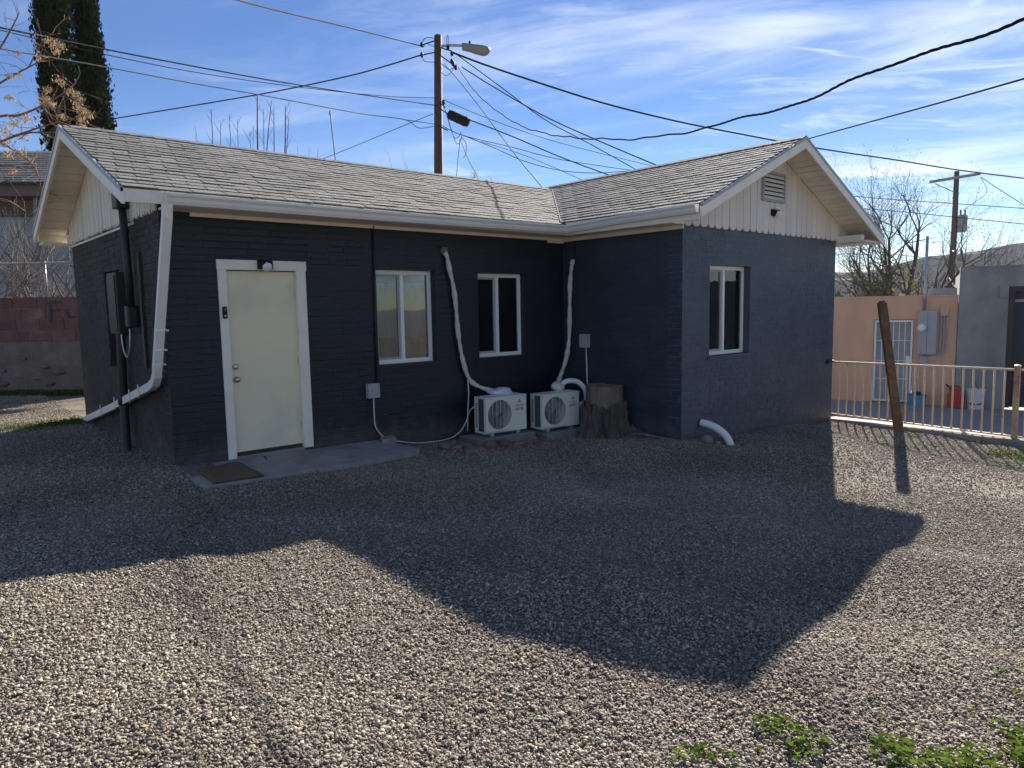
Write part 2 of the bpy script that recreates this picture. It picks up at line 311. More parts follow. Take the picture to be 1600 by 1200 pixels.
def gz(x, y):
    sw = sz = 0
    for a, b, c in GP:
        w = 1/((x-a)**2+(y-b)**2+.12)**2; sw += w; sz += w*c
    r = math.hypot(x, y); k = min(max((r-40)/60, 0), 1)
    return (sz/sw)*(1-k)-.6*k+.012*math.sin(x*2.1+1)*math.cos(y*1.7)*(1-k)
def lines(lo, hi, step, far):
    a = []; x = lo
    while x <= hi+1e-6: a.append(x); x += step
    g = step; x = hi
    while x < far: g *= 1.55; x += g; a.append(x)
    g = step; x = lo
    while x > -far: g *= 1.55; x -= g; a.insert(0, x)
    return a
def sheet(xs, ys, zoff=0):
    mb = MB(); nx = len(xs)
    for y in ys:
        for x in xs: mb.v.append(Vector((x, y, gz(x, y)+zoff)))
    for j in range(len(ys)-1):
        for i in range(nx-1):
            a = j*nx+i; mb.f.append((a, a+1, a+1+nx, a+nx))
    return mb
def ground_extra(t, b, geo):
    # pebble-sized cells: colour per cell and relief, on the soil between and beyond the modelled stones
    v = N(t, 'ShaderNodeTexVoronoi'); v.inputs['Scale'].default_value = 42; t.links.new(geo.outputs['Position'], v.inputs['Vector'])
    hs = N(t, 'ShaderNodeSeparateColor'); t.links.new(v.outputs['Color'], hs.inputs[0])
    cr = N(t, 'ShaderNodeValToRGB'); t.links.new(hs.outputs[0], cr.inputs[0])
    e = cr.color_ramp.elements; e[0].color = (.07, .06, .05, 1); e[1].color = (.27, .24, .20, 1)
    x = e.new(.45); x.color = (.135, .115, .095, 1); x = e.new(.75); x.color = (.19, .155, .125, 1)
    n = N(t, 'ShaderNodeTexNoise'); n.inputs['Scale'].default_value = .55; n.inputs['Detail'].default_value = 6; t.links.new(geo.outputs['Position'], n.inputs['Vector'])
    q = N(t, 'ShaderNodeMapRange'); q.inputs['From Min'].default_value = .3; q.inputs['From Max'].default_value = .7; q.inputs['To Min'].default_value = .65; q.inputs['To Max'].default_value = 1.0
    t.links.new(n.outputs[0], q.inputs[0]); s = N(t, 'ShaderNodeVectorMath', operation='SCALE'); t.links.new(cr.outputs[0], s.inputs[0]); t.links.new(q.outputs[0], s.inputs['Scale'])
    nd = N(t, 'ShaderNodeTexNoise'); nd.inputs['Scale'].default_value = 1.3; nd.inputs['Detail'].default_value = 5; t.links.new(geo.outputs['Position'], nd.inputs['Vector'])
    qd = N(t, 'ShaderNodeMapRange'); qd.inputs['From Min'].default_value = .42; qd.inputs['From Max'].default_value = .62; qd.inputs['To Max'].default_value = .55; t.links.new(nd.outputs[0], qd.inputs[0])
    md_ = N(t, 'ShaderNodeMix', data_type='RGBA'); t.links.new(qd.outputs[0], md_.inputs[0]); t.links.new(s.outputs[0], md_.inputs[6]); md_.inputs[7].default_value = (.20, .165, .125, 1)
    t.links.new(md_.outputs[2], b.inputs['Base Color'])
    bu = N(t, 'ShaderNodeBump'); bu.inputs['Strength'].default_value = .8; bu.inputs['Distance'].default_value = .012; bu.invert = True
    t.links.new(v.outputs['Distance'], bu.inputs['Height']); t.links.new(bu.outputs[0], b.inputs['Normal'])
M_ground = mat('pebbly_soil', (.17, .15, .13), .95, spec=.2, extra=ground_extra)
g = sheet(lines(-7, 18, .25, 3000), lines(-9, 12, .25, 3000)).build('ground', M_ground, smooth=True, kind='structure', label='grey-brown gravel yard in front of the black house')

def stone_material():
    m = bpy.data.materials.new('river_gravel'); m.use_nodes = True; t = m.node_tree; b = t.nodes['Principled BSDF']
    oi = N(t, 'ShaderNodeObjectInfo'); cr = N(t, 'ShaderNodeValToRGB'); t.links.new(oi.outputs['Random'], cr.inputs[0]); e = cr.color_ramp.elements
    e[0].color = (.15, .125, .102, 1); e[1].color = (.52, .455, .37, 1)
    for p, c in ((.18, (0.203, 0.171, 0.142)), (.36, (0.312, 0.258, 0.206)), (.52, (0.268, 0.239, 0.215)), (.68, (0.384, 0.312, 0.246)), (.84, (0.464, 0.410, 0.348))):
        x = e.new(p); x.color = (*c, 1)
    n = N(t, 'ShaderNodeTexNoise'); n.inputs['Scale'].default_value = 140; geo = N(t, 'ShaderNodeNewGeometry'); t.links.new(geo.outputs['Position'], n.inputs['Vector'])
    q = N(t, 'ShaderNodeMapRange'); q.inputs['To Min'].default_value = .78; q.inputs['To Max'].default_value = 1.2; t.links.new(n.outputs[0], q.inputs[0])
    n2 = N(t, 'ShaderNodeTexNoise'); n2.inputs['Scale'].default_value = .8; n2.inputs['Detail'].default_value = 5; t.links.new(geo.outputs['Position'], n2.inputs['Vector'])
    q2 = N(t, 'ShaderNodeMapRange'); q2.inputs['From Min'].default_value = .3; q2.inputs['From Max'].default_value = .7; q2.inputs['To Min'].default_value = .70; q2.inputs['To Max'].default_value = 1.18; t.links.new(n2.outputs[0], q2.inputs[0])
    mu = N(t, 'ShaderNodeMath', operation='MULTIPLY'); t.links.new(q.outputs[0], mu.inputs[0]); t.links.new(q2.outputs[0], mu.inputs[1])
    ty = N(t, 'ShaderNodeVectorMath', operation='MULTIPLY'); ty.inputs[1].default_value = (.92, .94, .885); t.links.new(cr.outputs[0], ty.inputs[0])
    s = N(t, 'ShaderNodeVectorMath', operation='SCALE'); t.links.new(ty.outputs[0], s.inputs[0]); t.links.new(mu.outputs[0], s.inputs['Scale'])
    t.links.new(s.outputs[0], b.inputs['Base Color']); b.inputs['Roughness'].default_value = .8; b.inputs['Specular IOR Level'].default_value = .35
    return m
M_stone = stone_material()
def gravel():
    x0, x1, y0, y1, st = -4.5, 10.0, -8.25, 9, .25
    mb = MB(); idx = {}; dens = []
    def vid(i, j):
        if (i, j) not in idx:
            x, y = x0+i*st, y0+j*st; idx[(i, j)] = len(mb.v); mb.v.append(Vector((x, y, gz(x, y)+.001)))
            p = Vector((x, y, -.2)); d = depth(p); k = 12000 if d < 4.5 else (9000 if d < 8 else 5200)
            k *= .72+.28*math.sin(x*1.1+y*.7+1.3*math.sin(y*.9))
            for sx, sy, sr in ((-1.28, -3.2, .26), (-.66, -3.6, .28), (.3, -1.5, .3), (2.9, -1.3, .3), (1.6, -5.4, .35), (6.8, -5.6, .4), (4.9, -6.3, .3)):     # bare dusty spots
                e = math.hypot(x-sx, y-sy)/sr
                if e < 1.3: k *= max(.12, e/1.3)
            if y > -.9 and x < .2 and x > -1.2 and y < 2.6: k *= .5                       # loose dirt by the corner
            dens.append(k)
        return idx[(i, j)]
    nx = int((x1-x0)/st); ny = int((y1-y0)/st)
    for i in range(nx):
        for j in range(ny):
            x, y = x0+(i+.5)*st, y0+(j+.5)*st
            if x > .15 and y > -.1 and x < 12: continue
            if x > 5.9 and y > -2.15: continue
            if -.0 < x < 2.3 and y > -.75: continue
            d = Vector((x, y, -.2))-CAM; f = d.dot(CF)
            if f < .9: continue
            px = 800+FPX*d.dot(CR)/f; py = 600-FPX*d.dot(CU)/f
            if px < -180 or px > 1780 or py > 1420: continue
            mb.f.append((vid(i, j), vid(i+1, j), vid(i+1, j+1), vid(i, j+1)))
    o = mb.build('gravel', M_stone, kind='stuff', label='loose river gravel covering the yard')
    at_ = o.data.attributes.new('dens', 'FLOAT', 'POINT'); at_.data.foreach_set('value', dens)
    ng = bpy.data.node_groups.new('scatter_gravel', 'GeometryNodeTree')
    ng.interface.new_socket('Geometry', in_out='INPUT', socket_type='NodeSocketGeometry'); ng.interface.new_socket('Geometry', in_out='OUTPUT', socket_type='NodeSocketGeometry')
    gi = N(ng, 'NodeGroupInput'); go = N(ng, 'NodeGroupOutput')
    ds = N(ng, 'GeometryNodeDistributePointsOnFaces'); na = N(ng, 'GeometryNodeInputNamedAttribute', data_type='FLOAT'); na.inputs[0].default_value = 'dens'
    ng.links.new(gi.outputs[0], ds.inputs['Mesh']); ng.links.new(na.outputs[0], ds.inputs['Density'])
    join = N(ng, 'GeometryNodeGeometryToInstance')
    for k in range(5):
        ic = N(ng, 'GeometryNodeMeshIcoSphere'); ic.inputs['Radius'].default_value = 1; ic.inputs['Subdivisions'].default_value = 2
        sp = N(ng, 'GeometryNodeSetPosition'); no = N(ng, 'ShaderNodeTexNoise', noise_dimensions='4D'); no.inputs['W'].default_value = 3.7*k+1; no.inputs['Scale'].default_value = .95
        no.inputs['Detail'].default_value = 1.5
        vs = N(ng, 'ShaderNodeVectorMath', operation='SUBTRACT'); vs.inputs[1].default_value = (.5, .5, .5); sca = N(ng, 'ShaderNodeVectorMath', operation='SCALE'); sca.inputs['Scale'].default_value = 1.15
        ng.links.new(no.outputs['Color'], vs.inputs[0]); ng.links.new(vs.outputs[0], sca.inputs[0]); ng.links.new(sca.outputs[0], sp.inputs['Offset']); ng.links.new(ic.outputs[0], sp.inputs[0])
        sm = N(ng, 'GeometryNodeSetMaterial'); sm.inputs['Material'].default_value = M_stone; ng.links.new(sp.outputs[0], sm.inputs[0])
        ng.links.new(sm.outputs[0], join.inputs[0])
    iop = N(ng, 'GeometryNodeInstanceOnPoints'); iop.inputs['Pick Instance'].default_value = True
    rz = N(ng, 'FunctionNodeRandomValue', data_type='FLOAT_VECTOR'); rz.inputs[0].default_value = (0, 0, -.003); rz.inputs[1].default_value = (0, 0, .011); rz.inputs['Seed'].default_value = 21
    spz = N(ng, 'GeometryNodeSetPosition'); ng.links.new(ds.outputs['Points'], spz.inputs[0]); ng.links.new(rz.outputs[0], spz.inputs['Offset'])
    ng.links.new(spz.outputs[0], iop.inputs['Points']); ng.links.new(join.outputs[0], iop.inputs['Instance'])
    rv = N(ng, 'FunctionNodeRandomValue', data_type='FLOAT_VECTOR'); rv.inputs[0].default_value = (-.5, -.5, 0); rv.inputs[1].default_value = (.5, .5, 6.28); rv.inputs['Seed'].default_value = 3
    ng.links.new(rv.outputs[0], iop.inputs['Rotation'])
    rs = N(ng, 'FunctionNodeRandomValue', data_type='FLOAT_VECTOR'); rs.inputs[0].default_value = (.0044, .0034, .0028); rs.inputs[1].default_value = (.0084, .0064, .0050); rs.inputs['Seed'].default_value = 8
    rk = N(ng, 'FunctionNodeRandomValue', data_type='FLOAT'); rk.inputs[2].default_value = 0; rk.inputs[3].default_value = 1; rk.inputs['Seed'].default_value = 5
    pw = N(ng, 'ShaderNodeMath', operation='POWER', i_1=3.5); ng.links.new(rk.outputs[1], pw.inputs[0])
    ma = N(ng, 'ShaderNodeMath', operation='MULTIPLY_ADD', i_1=1.15, i_2=.72); ng.links.new(pw.outputs[0], ma.inputs[0])
    vs2 = N(ng, 'ShaderNodeVectorMath', operation='SCALE'); ng.links.new(rs.outputs[0], vs2.inputs[0]); ng.links.new(ma.outputs[0], vs2.inputs['Scale'])
    ng.links.new(vs2.outputs[0], iop.inputs['Scale']); ng.links.new(iop.outputs[0], go.inputs[0])
    md = o.modifiers.new('scatter', 'NODES'); md.node_group = ng
gravel()

# ------------------------------------------------------------------ black brick house
L, P, WW, D = 5.742, 2.19, 4.364, 4.344
H = thing('brick_house', 'single-storey black painted brick house with grey shingled roof and white trim', 'house', (L/2, D/2, 0))
WT = 2.66                                   # top of the brick walls
PIECES = {'brick': [], 'shingle': []}
def frame(o, u, v):
    o, u, v = Vector(o), Vector(u).normalized(), Vector(v).normalized(); n = u.cross(v); return lambda a, b, c=0: o+u*a+v*b+n*c
def walls(name, fr, w, z0, z1, holes, m, th=.22):
    """a wall slab with real openings; fr(a, b, c): a along, b up, c outwards"""
    xs = sorted({0, w, *[h[0] for h in holes], *[h[1] for h in holes]}); zs = sorted({z0, z1, *[h[2] for h in holes], *[h[3] for h in holes]})
    mb = MB()
    for i in range(len(xs)-1):
        for j in range(len(zs)-1):
            cx, cz = (xs[i]+xs[i+1])/2, (zs[j]+zs[j+1])/2
            if any(h[0] < cx < h[1] and h[2] < cz < h[3] for h in holes): continue
            a, b, c, d = xs[i], xs[i+1], zs[j], zs[j+1]
            mb.hexa([fr(a, c, 0), fr(b, c, 0), fr(b, c, -th), fr(a, c, -th), fr(a, d, 0), fr(b, d, 0), fr(b, d, -th), fr(a, d, -th)])
    o = mb.build(name, m, H); fixn(o); return o
def lay_bricks(wall, fr, w, z0, z1, holes, m, proud, key):
    bh, bl, j = .0745, .232, .009
    row = 0; z = z0
    while z < z1-.02:
        h = min(bh, z1-z)-j; x = -rnd(0, .05)-(row % 2)*bl/2
        while x < w:
            l = bl*rnd(.93, 1.07) if rnd(0, 1) > .12 else bl*.52
            a, b = max(x+j/2, .0), min(x+l-j/2, w)
            x += l
            c, d = z+j/2+rnd(-.003, .003), z+j/2+h+rnd(-.003, .003)
            skip = False
            for q in holes:
                if a < q[1] and b > q[0] and c < q[3] and d > q[2]:
                    if a < q[0]-.04 and (c+d)/2 > q[2] and (c+d)/2 < q[3]: b = q[0]-.004
                    elif b > q[1]+.04 and (c+d)/2 > q[2] and (c+d)/2 < q[3]: a = q[1]+.004
                    else: skip = True
            if skip or b-a < .03: continue
            pr = proud((a+b)/2, (c+d)/2)*(rnd(.6, 1.4) if rnd(0, 1) > .18 else .25)
            ctr = fr((a+b)/2, (c+d)/2, 0)
            PIECES['brick'].append(((b-a)*(d-c)/max(depth(ctr), 1)**2*(1 if pr > .002 else .35), wall, m, fr, (a+b)/2, (c+d)/2, b-a, d-c, pr, key))
        row += 1; z += bh
fr_front = frame((0, 0, 0), (1, 0, 0), (0, 0, 1))           # n = (0,-1,0)
fr_wing = frame((L, -P, 0), (1, 0, 0), (0, 0, 1))
fr_side = frame((L, 0, 0), (0, -1, 0), (0, 0, 1))           # n = (-1,0,0)
fr_gable = frame((0, D, 0), (0, -1, 0), (0, 0, 1))          # n = (-1,0,0)
W1 = (2.46, 3.35, .89, 2.085); W2 = (4.07, 4.95, .885, 2.07); W3 = (.63, 1.66, .86, 2.115)     # W3 on the wing front
DOOR = (.625, 1.425, -.01, 2.04); GW = (D-2.5, D-1.72, .93, 2.12)
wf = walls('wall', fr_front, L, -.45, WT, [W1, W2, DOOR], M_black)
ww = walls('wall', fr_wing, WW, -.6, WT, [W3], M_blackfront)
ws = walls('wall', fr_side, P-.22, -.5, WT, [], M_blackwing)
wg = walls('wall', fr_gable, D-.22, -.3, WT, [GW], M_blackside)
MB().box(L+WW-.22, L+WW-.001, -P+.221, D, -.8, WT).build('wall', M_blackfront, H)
MB().box(.221, L+WW-.221, D-.22, D-.001, -.5, WT).build('wall', M_black, H)
MB().box(.23, L+WW-.23, .23, D-.23, -.12, -.05).build('floor', M_inside, H)
MB().box(.23, L+WW-.23, .225, D-.23, WT-.06, WT-.02).build('ceiling', M_inside, H)
MB().box(L+.005, L+WW-.225, -P+.225, .22, WT-.06, WT-.02).build('ceiling', M_inside, H)
def pn(x, y): return .5+.5*math.sin(x*1.7+2*math.sin(y*1.1))*math.cos(y*2.3+x*.6)
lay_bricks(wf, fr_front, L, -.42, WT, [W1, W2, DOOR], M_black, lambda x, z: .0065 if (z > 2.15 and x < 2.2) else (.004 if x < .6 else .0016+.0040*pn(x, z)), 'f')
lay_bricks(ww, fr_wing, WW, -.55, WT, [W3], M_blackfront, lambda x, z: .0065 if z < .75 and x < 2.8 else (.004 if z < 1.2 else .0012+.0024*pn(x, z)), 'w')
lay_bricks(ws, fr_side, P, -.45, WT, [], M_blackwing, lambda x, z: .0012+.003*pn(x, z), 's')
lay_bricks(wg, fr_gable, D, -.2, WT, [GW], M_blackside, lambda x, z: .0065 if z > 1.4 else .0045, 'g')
# unit brick meshes with chipped, slightly uneven arrises
def unit_brick(m, k):
    r = random.Random(k); e = .05
    fv = []
    for (x, y) in ((-.5, -.5), (.5, -.5), (.5, .5), (-.5, .5)):
        fv.append(Vector((x, y, -.0)))
    ins = [Vector((x*(1-e*r.uniform(.6, 1.5)), y*(1-3*e*r.uniform(.7, 1.6)), 1+r.uniform(-.1, .1))) for (x, y) in ((-.5, -.5), (.5, -.5), (.5, .5), (-.5, .5))]
    mid = [Vector((x*(1+.01*r.uniform(-1, 1)), y, .35)) for (x, y) in ((-.5, -.5), (.5, -.5), (.5, .5), (-.5, .5))]
    vs = [Vector((p.x, p.y, -3)) for p in fv]+mid+ins
    fs = [(8, 9, 10, 11)]
    for i in range(4):
        j = (i+1) % 4; fs += [(i, j, 4+j, 4+i), (4+i, 4+j, 8+j, 8+i)]
    return vs, fs
def place_pieces(kind, lim, unit, mats, stuffname):
    lst = sorted(PIECES[kind], key=lambda t: -t[0]); cache = {}; rest = {}
    for i, (_, par, m, fr, a, c, w, h, pr, key) in enumerate(lst):
        k = random.randrange(4)
        o0 = fr(a, c, 0); ux = fr(a+1, c, 0)-o0; uy = fr(a, c+1, 0)-o0; un = fr(a, c, 1)-o0
        if i < lim:
            if (m.name, k) not in cache:
                vs, fs = unit(m, k); me = bpy.data.meshes.new(kind); me.from_pydata(vs, [], fs); me.materials.append(m); cache[(m.name, k)] = me
            o = bpy.data.objects.new(kind, cache[(m.name, k)]); COL.objects.link(o)
            mw = Matrix(((ux.x, uy.x, un.x, 0), (ux.y, uy.y, un.y, 0), (ux.z, uy.z, un.z, 0), (0, 0, 0, 1)))
            o.rotation_euler = mw.to_euler(); o.location = o0; o.scale = (w, h, pr); attach(o, par)
        else:
            vs, fs = unit(m, k); r = rest.setdefault((key), (MB(), m, par))
            r[0].add([o0+ux*(v.x*w)+uy*(v.y*h)+un*(v.z*pr) for v in vs], fs)
    for key, (mb, m, par) in rest.items(): mb.build(stuffname, m, par, kind='stuff')
place_pieces('brick', 300, unit_brick, None, 'brickwork')

# ---- roof planes
EY, EZ, RY, RZ = -.428, 2.755, D/2, 3.812            # main: front eave and ridge
BY, BZ = D+.313, 2.795                               # main: back eave
OX = -.397                                           # left rake
WX, WZ = L+WW/2, 3.927                               # wing ridge
LX, LZ = L-.357, 2.80; RX, RZ2 = L+WW+.618, 2.685     # wing eaves
FY = -P-.51                                          # wing front rake
fr_rf = frame((OX, EY, EZ), (1, 0, 0), (0, RY-EY, RZ-EZ))
fr_rb = frame((L+WW+.1, BY, BZ), (-1, 0, 0), (0, RY-BY, RZ-BZ))
fr_wl = frame((LX, RY+.6, LZ), (0, -1, 0), (WX-LX, 0, WZ-LZ))
fr_wr = frame((RX, FY, RZ2), (0, 1, 0), (WX-RX, 0, WZ-RZ2))
SL = math.hypot(RY-EY, RZ-EZ); SB = math.hypot(RY-BY, RZ-BZ); SWL = math.hypot(WX-LX, WZ-LZ); SWR = math.hypot(WX-RX, WZ-RZ2)
LWL = RY+.6-FY; LWR = D-FY
ROOF = MB()
def slab(fr, w, l, a=-.02, b=0):
    return MB().hexa([fr(0, 0, a), fr(w, 0, a), fr(w, l, a), fr(0, l, a), fr(0, 0, b), fr(w, 0, b), fr(w, l, b), fr(0, l, b)])
roof = slab(fr_rf, WX-OX, SL).build('roof', M_deck, H)
slab(fr_rb, L+WW+.1-OX, SB, -.02, .008).build('back_slope', M_shingle, roof)
slab(fr_wl, LWL, SWL).build('wing_slope', M_deck, roof)
slab(fr_wr, LWR, SWR, -.02, .008).build('far_slope', M_shingle, roof)
def unit_shingle(m, k):
    r = random.Random(k+20); b = r.uniform(.85, 1.25); e = r.uniform(-.05, .05)
    vs = [(-.5, -.5+e*.4, 0), (.5, -.5-e*.4, 0), (.5, .72, -.3), (-.5, .72, -.3), (-.5, -.5+e*.4, b), (.5, -.5-e*.4, b*r.uniform(.8, 1.1)), (.5, .72, .12), (-.5, .72, .12)]
    return [Vector(v) for v in vs], [(3, 2, 1, 0), (4, 5, 6, 7), (0, 1, 5, 4), (1, 2, 6, 5), (2, 3, 7, 6), (3, 0, 4, 7)]
def shingle_slope(fr, w, l, key, keep, ex=.141):
    n = int(round(l/ex)); ex = l/n; tab = .318
    for i in range(n):
        x = -((i*.132) % tab)-.02
        while x < w:
            a, b = max(x, -.012), min(x+tab-.011, w+.004); x += tab
            if b-a < .02: continue
            c = (i+.5)*ex; p = fr((a+b)/2, c, 0)
            if not keep(p): continue
            PIECES['shingle'].append(((b-a)*ex/max(depth(p), 1)**2*(1.5 if key == 'm' else .6), roof, M_shingle, fr, (a+b)/2, c-(.012 if i == 0 else 0)+rnd(-.002, .002), b-a, ex, (rnd(.0105, .0125) if rnd(0, 1) < .4 and key == 'm' else rnd(.0070, .0092)), key))
def z_main(y): return EZ+(y-EY)*(RZ-EZ)/(RY-EY)
def z_wing(x): return LZ+(x-LX)*(WZ-LZ)/(WX-LX)
shingle_slope(fr_rf, WX-OX, SL, 'm', lambda p: z_main(p.y) > z_wing(p.x)-.09)
shingle_slope(fr_wl, LWL, SWL, 'w', lambda p: p.y < EY+.1 or z_wing(p.x) > z_main(p.y)-.09 or p.y > RY)
place_pieces('shingle', 300, unit_shingle, None, 'far_shingles')
# ridge caps
def ridge_caps(p0, p1, sa, sb, step=.145):
    p0, p1 = Vector(p0), Vector(p1); d = (p1-p0); n = int(d.length/step); d.normalize()
    for i in range(n):
        q = p0+d*(step*i); lift = Vector((0, 0, .012)); mb = MB()
        for s in (Vector(sa).normalized(), Vector(sb).normalized()):
            a = s*.13; up = Vector((0, 0, .009))
            e = d*(step*1.25)
            A, B = q+lift+Vector((0, 0, .004)), q+e+lift-Vector((0, 0, .004))
            mb.hexa([A-up, B-up, B+a-up, A+a-up, A+up*.4, B+up*.4, B+a+up*.4, A+a+up*.4])
        fixn(mb.build('ridge_cap', M_shingle, roof))
ridge_caps((7.55, RY, RZ), (OX-.02, RY, RZ), (0, EY-RY, EZ-RZ), (0, BY-RY, BZ-RZ))
ridge_caps((WX, RY+.5, WZ), (WX, FY-.03, WZ), (LX-WX, 0, LZ-WZ), (RX-WX, 0, RZ2-WZ))
# valley flashing line
def vx(z): return LX+(z-LZ)*(WX-LX)/(WZ-LZ)
def vy(z): return EY+(z-EZ)*(RY-EY)/(RZ-EZ)
MB().tube([(vx(z), vy(z), z+.008) for z in (LZ, 3.1, 3.4, 3.79)], .012, 6).build('valley_flashing', M_deck, roof)

# ---- rakes, fascias, soffit planks
def rake(p0, p1, out, h=.15, t=.028, m=M_white, name='rake_board'):
    """barge board hanging below a rake edge from p0 (eave) to p1 (ridge)"""
    p0, p1, out = Vector(p0), Vector(p1), Vector(out); dz = Vector((0, 0, -h))
    o = MB().hexa([p0+dz, p1+dz, p1+dz+out*t, p0+dz+out*t, p0, p1, p1+out*t, p0+out*t]).build(name, m, H); return fixn(o)
oz = Vector((0, 0, -.012))
for (ey, ez) in ((EY, EZ), (BY, BZ)):
    rake(Vector((OX, ey, ez))+oz, Vector((OX, RY, RZ))+oz, (-1, 0, 0), .145)
    rake(Vector((OX-.008, ey, ez)), Vector((OX-.008, RY, RZ)), (-1, 0, 0), .045, .028, M_greybox, 'drip_edge')
for (ex, ez) in ((LX, LZ), (RX, RZ2)):
    rake(Vector((ex, FY, ez))+oz, Vector((WX, FY, WZ))+oz, (0, -1, 0), .15)
    rake(Vector((ex, FY-.008, ez)), Vector((WX, FY-.008, WZ)), (0, -1, 0), .04, .028, M_greybox, 'drip_edge')
def soffit_planks(fr, a0, a1, l, pw, m):
    b = .03
    while b < l-.05:
        w = min(pw*rnd(.85, 1.15), l-b-.02); j = rnd(-.004, .004)
        o = MB().hexa([fr(a0, b, -.045+j), fr(a1, b, -.045+j), fr(a1, b+w-.013, -.045+j), fr(a0, b+w-.013, -.045+j), fr(a0, b, -.0215), fr(a1, b, -.0215), fr(a1, b+w-.013, -.0215), fr(a0, b+w-.013, -.0215)]).build('soffit_plank', m, H)
        b += w
soffit_planks(fr_rf, .004, -OX-.025, SL, .2, M_creamboard)
wB = L+WW+.1-OX
soffit_planks(fr_rb, wB+OX+.025, wB-.004, SB, .2, M_creamboard)
soffit_planks(fr_wl, LWL-.51+.025, LWL-.004, SWL, .2, M_whiteboard)
soffit_planks(fr_wr, .004, .51-.025, SWR, .14, M_whiteboard)
# boxed eaves: fascia + level soffit
MB().box(OX+.002, LX+.05, EY+.003, EY+.028, EZ-.135, EZ-.012).build('fascia', M_white, H)
MB().box(0.002, LX-.02, EY+.03, -.008, WT-.045, WT-.022).build('soffit', M_white, H)
MB().box(LX+.003, LX+.028, FY+.03, EY+.02, WT-.05, LZ-.012).build('fascia', M_white, H)
MB().box(LX+.03, L-.006, -P-.006, EY+.02, WT-.045, WT-.022).build('soffit', M_white, H)
MB().box(LX-.018, L-.007, EY+.022, -.03, WT-.044, WT-.023).build('soffit', M_white, H)
MB().box(LX+.03, L+.0, -.025, -.006, WT-.12, WT-.046).build('frieze_board', M_white, H)
MB().box(L-.028, L-.006, -P-.02, -.03, WT-.10, WT-.046).build('frieze_board', M_white, H)
MB().box(.3, LX+.02, -.027, -.01, WT-.085, WT-.046).build('frieze_board', M_white, H)
MB().box(L+WW+.006, RX-.03, FY+.03, D-.2, RZ2-.125, RZ2-.10).build('soffit', M_whiteboard, H)
MB().box(RX-.03, RX-.004, FY+.002, D-.1, RZ2-.14, RZ2-.014).build('fascia', M_white, H)
MB().hexa([Vector(p) for p in ((L+WW+.02, FY+.10, 2.56), (L+WW+.14, FY+.10, 2.56), (L+WW+.14, -P, 2.56), (L+WW+.02, -P, 2.56), (L+WW+.02, FY+.10, 2.68), (L+WW+.14, FY+.10, 2.68), (L+WW+.14, -P, 2.68), (L+WW+.02, -P, 2.68))]).build('beam_end', M_white, H)
MB().box(OX+.03, -.006, BY-.03, BY-.005, BZ-.14, BZ-.02).build('fascia', M_creamboard, H)
MB().box(OX+.03, .2, D+.002, BY-.032, BZ-.19, BZ-.165).build('soffit', M_creamboard, H)

fixn(MB().prism([(LX+.03, -P-.007, WT-.045), (L-.001, -P-.007, WT-.045), (L-.001, -P-.007, z_wing(L)-.05), (LX+.03, -P-.007, z_wing(LX+.03)-.05)], (0, -.022, 0)).build('eave_return', M_white, H))
zr_ = lambda x: RZ2+(RX-x)*(WZ-RZ2)/(RX-WX)-.05
fixn(MB().prism([(L+WW+.002, -P-.005, RZ2-.10), (RX-.032, -P-.005, RZ2-.10), (RX-.032, -P-.005, zr_(RX-.032)), (L+WW+.002, -P-.005, zr_(L+WW))], (0, -.02, 0)).build('eave_return', M_whiteboard, H))
# ---- gable boarding: every plank its own piece, shaped foot
def plank(fr, a, w, zb, zt0, zt1, style, m, out=.004):
    g_ = .009; x0, x1 = a+g_/2, a+w-g_/2; c = (x0+x1)/2
    if style == 'round': foot = [(x0, zb+.05), (x0+.02*w/.17, zb+.016), (x0+.045*w/.17, zb), (x1-.045*w/.17, zb), (x1-.02*w/.17, zb+.016), (x1, zb+.05)]
    else:
        k = rnd(.02, .06); foot = [(x0, zb+k), (c-rnd(.005, .02), zb+rnd(0, .012)), (c+rnd(.005, .02), zb+rnd(0, .012)), (x1, zb+k*rnd(.6, 1.2))]
    o = out+rnd(0, .004)
    poly = [fr(x, z, o) for x, z in foot]+[fr(x1, zt1, o), fr(x0, zt0, o)]
    n = fr(0, 0, 1)-fr(0, 0, 0)
    fixn(MB().prism(poly, n*.02).build('plank', m, H))
a = 0.0
while a < WW-.02:
    w = min(.172*rnd(.9, 1.1), WW-a)
    def top(s):
        x = L+s; return (LZ+(x-LX)*(WZ-LZ)/(WX-LX) if x < WX else RZ2+(RX-x)*(WZ-RZ2)/(RX-WX))-.055
    t0, t1 = top(a), top(a+w)
    plank(fr_wing, a, w, WT-.055+rnd(-.004, .004), t0, t1, 'round', M_whiteboard); a += w
a = -.02
while a < D-.0:
    w = min(.093*rnd(.85, 1.2), D-a)
    def topg(s):
        y = D-s; return (EZ+(y-EY)*(RZ-EZ)/(RY-EY) if y < RY else BZ+(BY-y)*(RZ-BZ)/(BY-RY))-.055
    plank(fr_gable, a, w, WT-.06+rnd(-.012, .012), topg(a), topg(a+w), 'spike', M_creamboard); a += w
MB().box(-.02, -.004, .9, D, WT-.095, WT-.07).build('ledger_strip', M_creamboard, H)
fixn(MB().hexa([fr_gable(D-1.65, 3.02, .03), fr_gable(D-1.3, 3.0, .03), fr_gable(D-1.3, 3.0, .034), fr_gable(D-1.65, 3.02, .034), fr_gable(D-1.65, 3.32, .03), fr_gable(D-1.3, 3.22, .03), fr_gable(D-1.3, 3.22, .034), fr_gable(D-1.65, 3.32, .034)]).build('patch_board', M_creamboard, H))
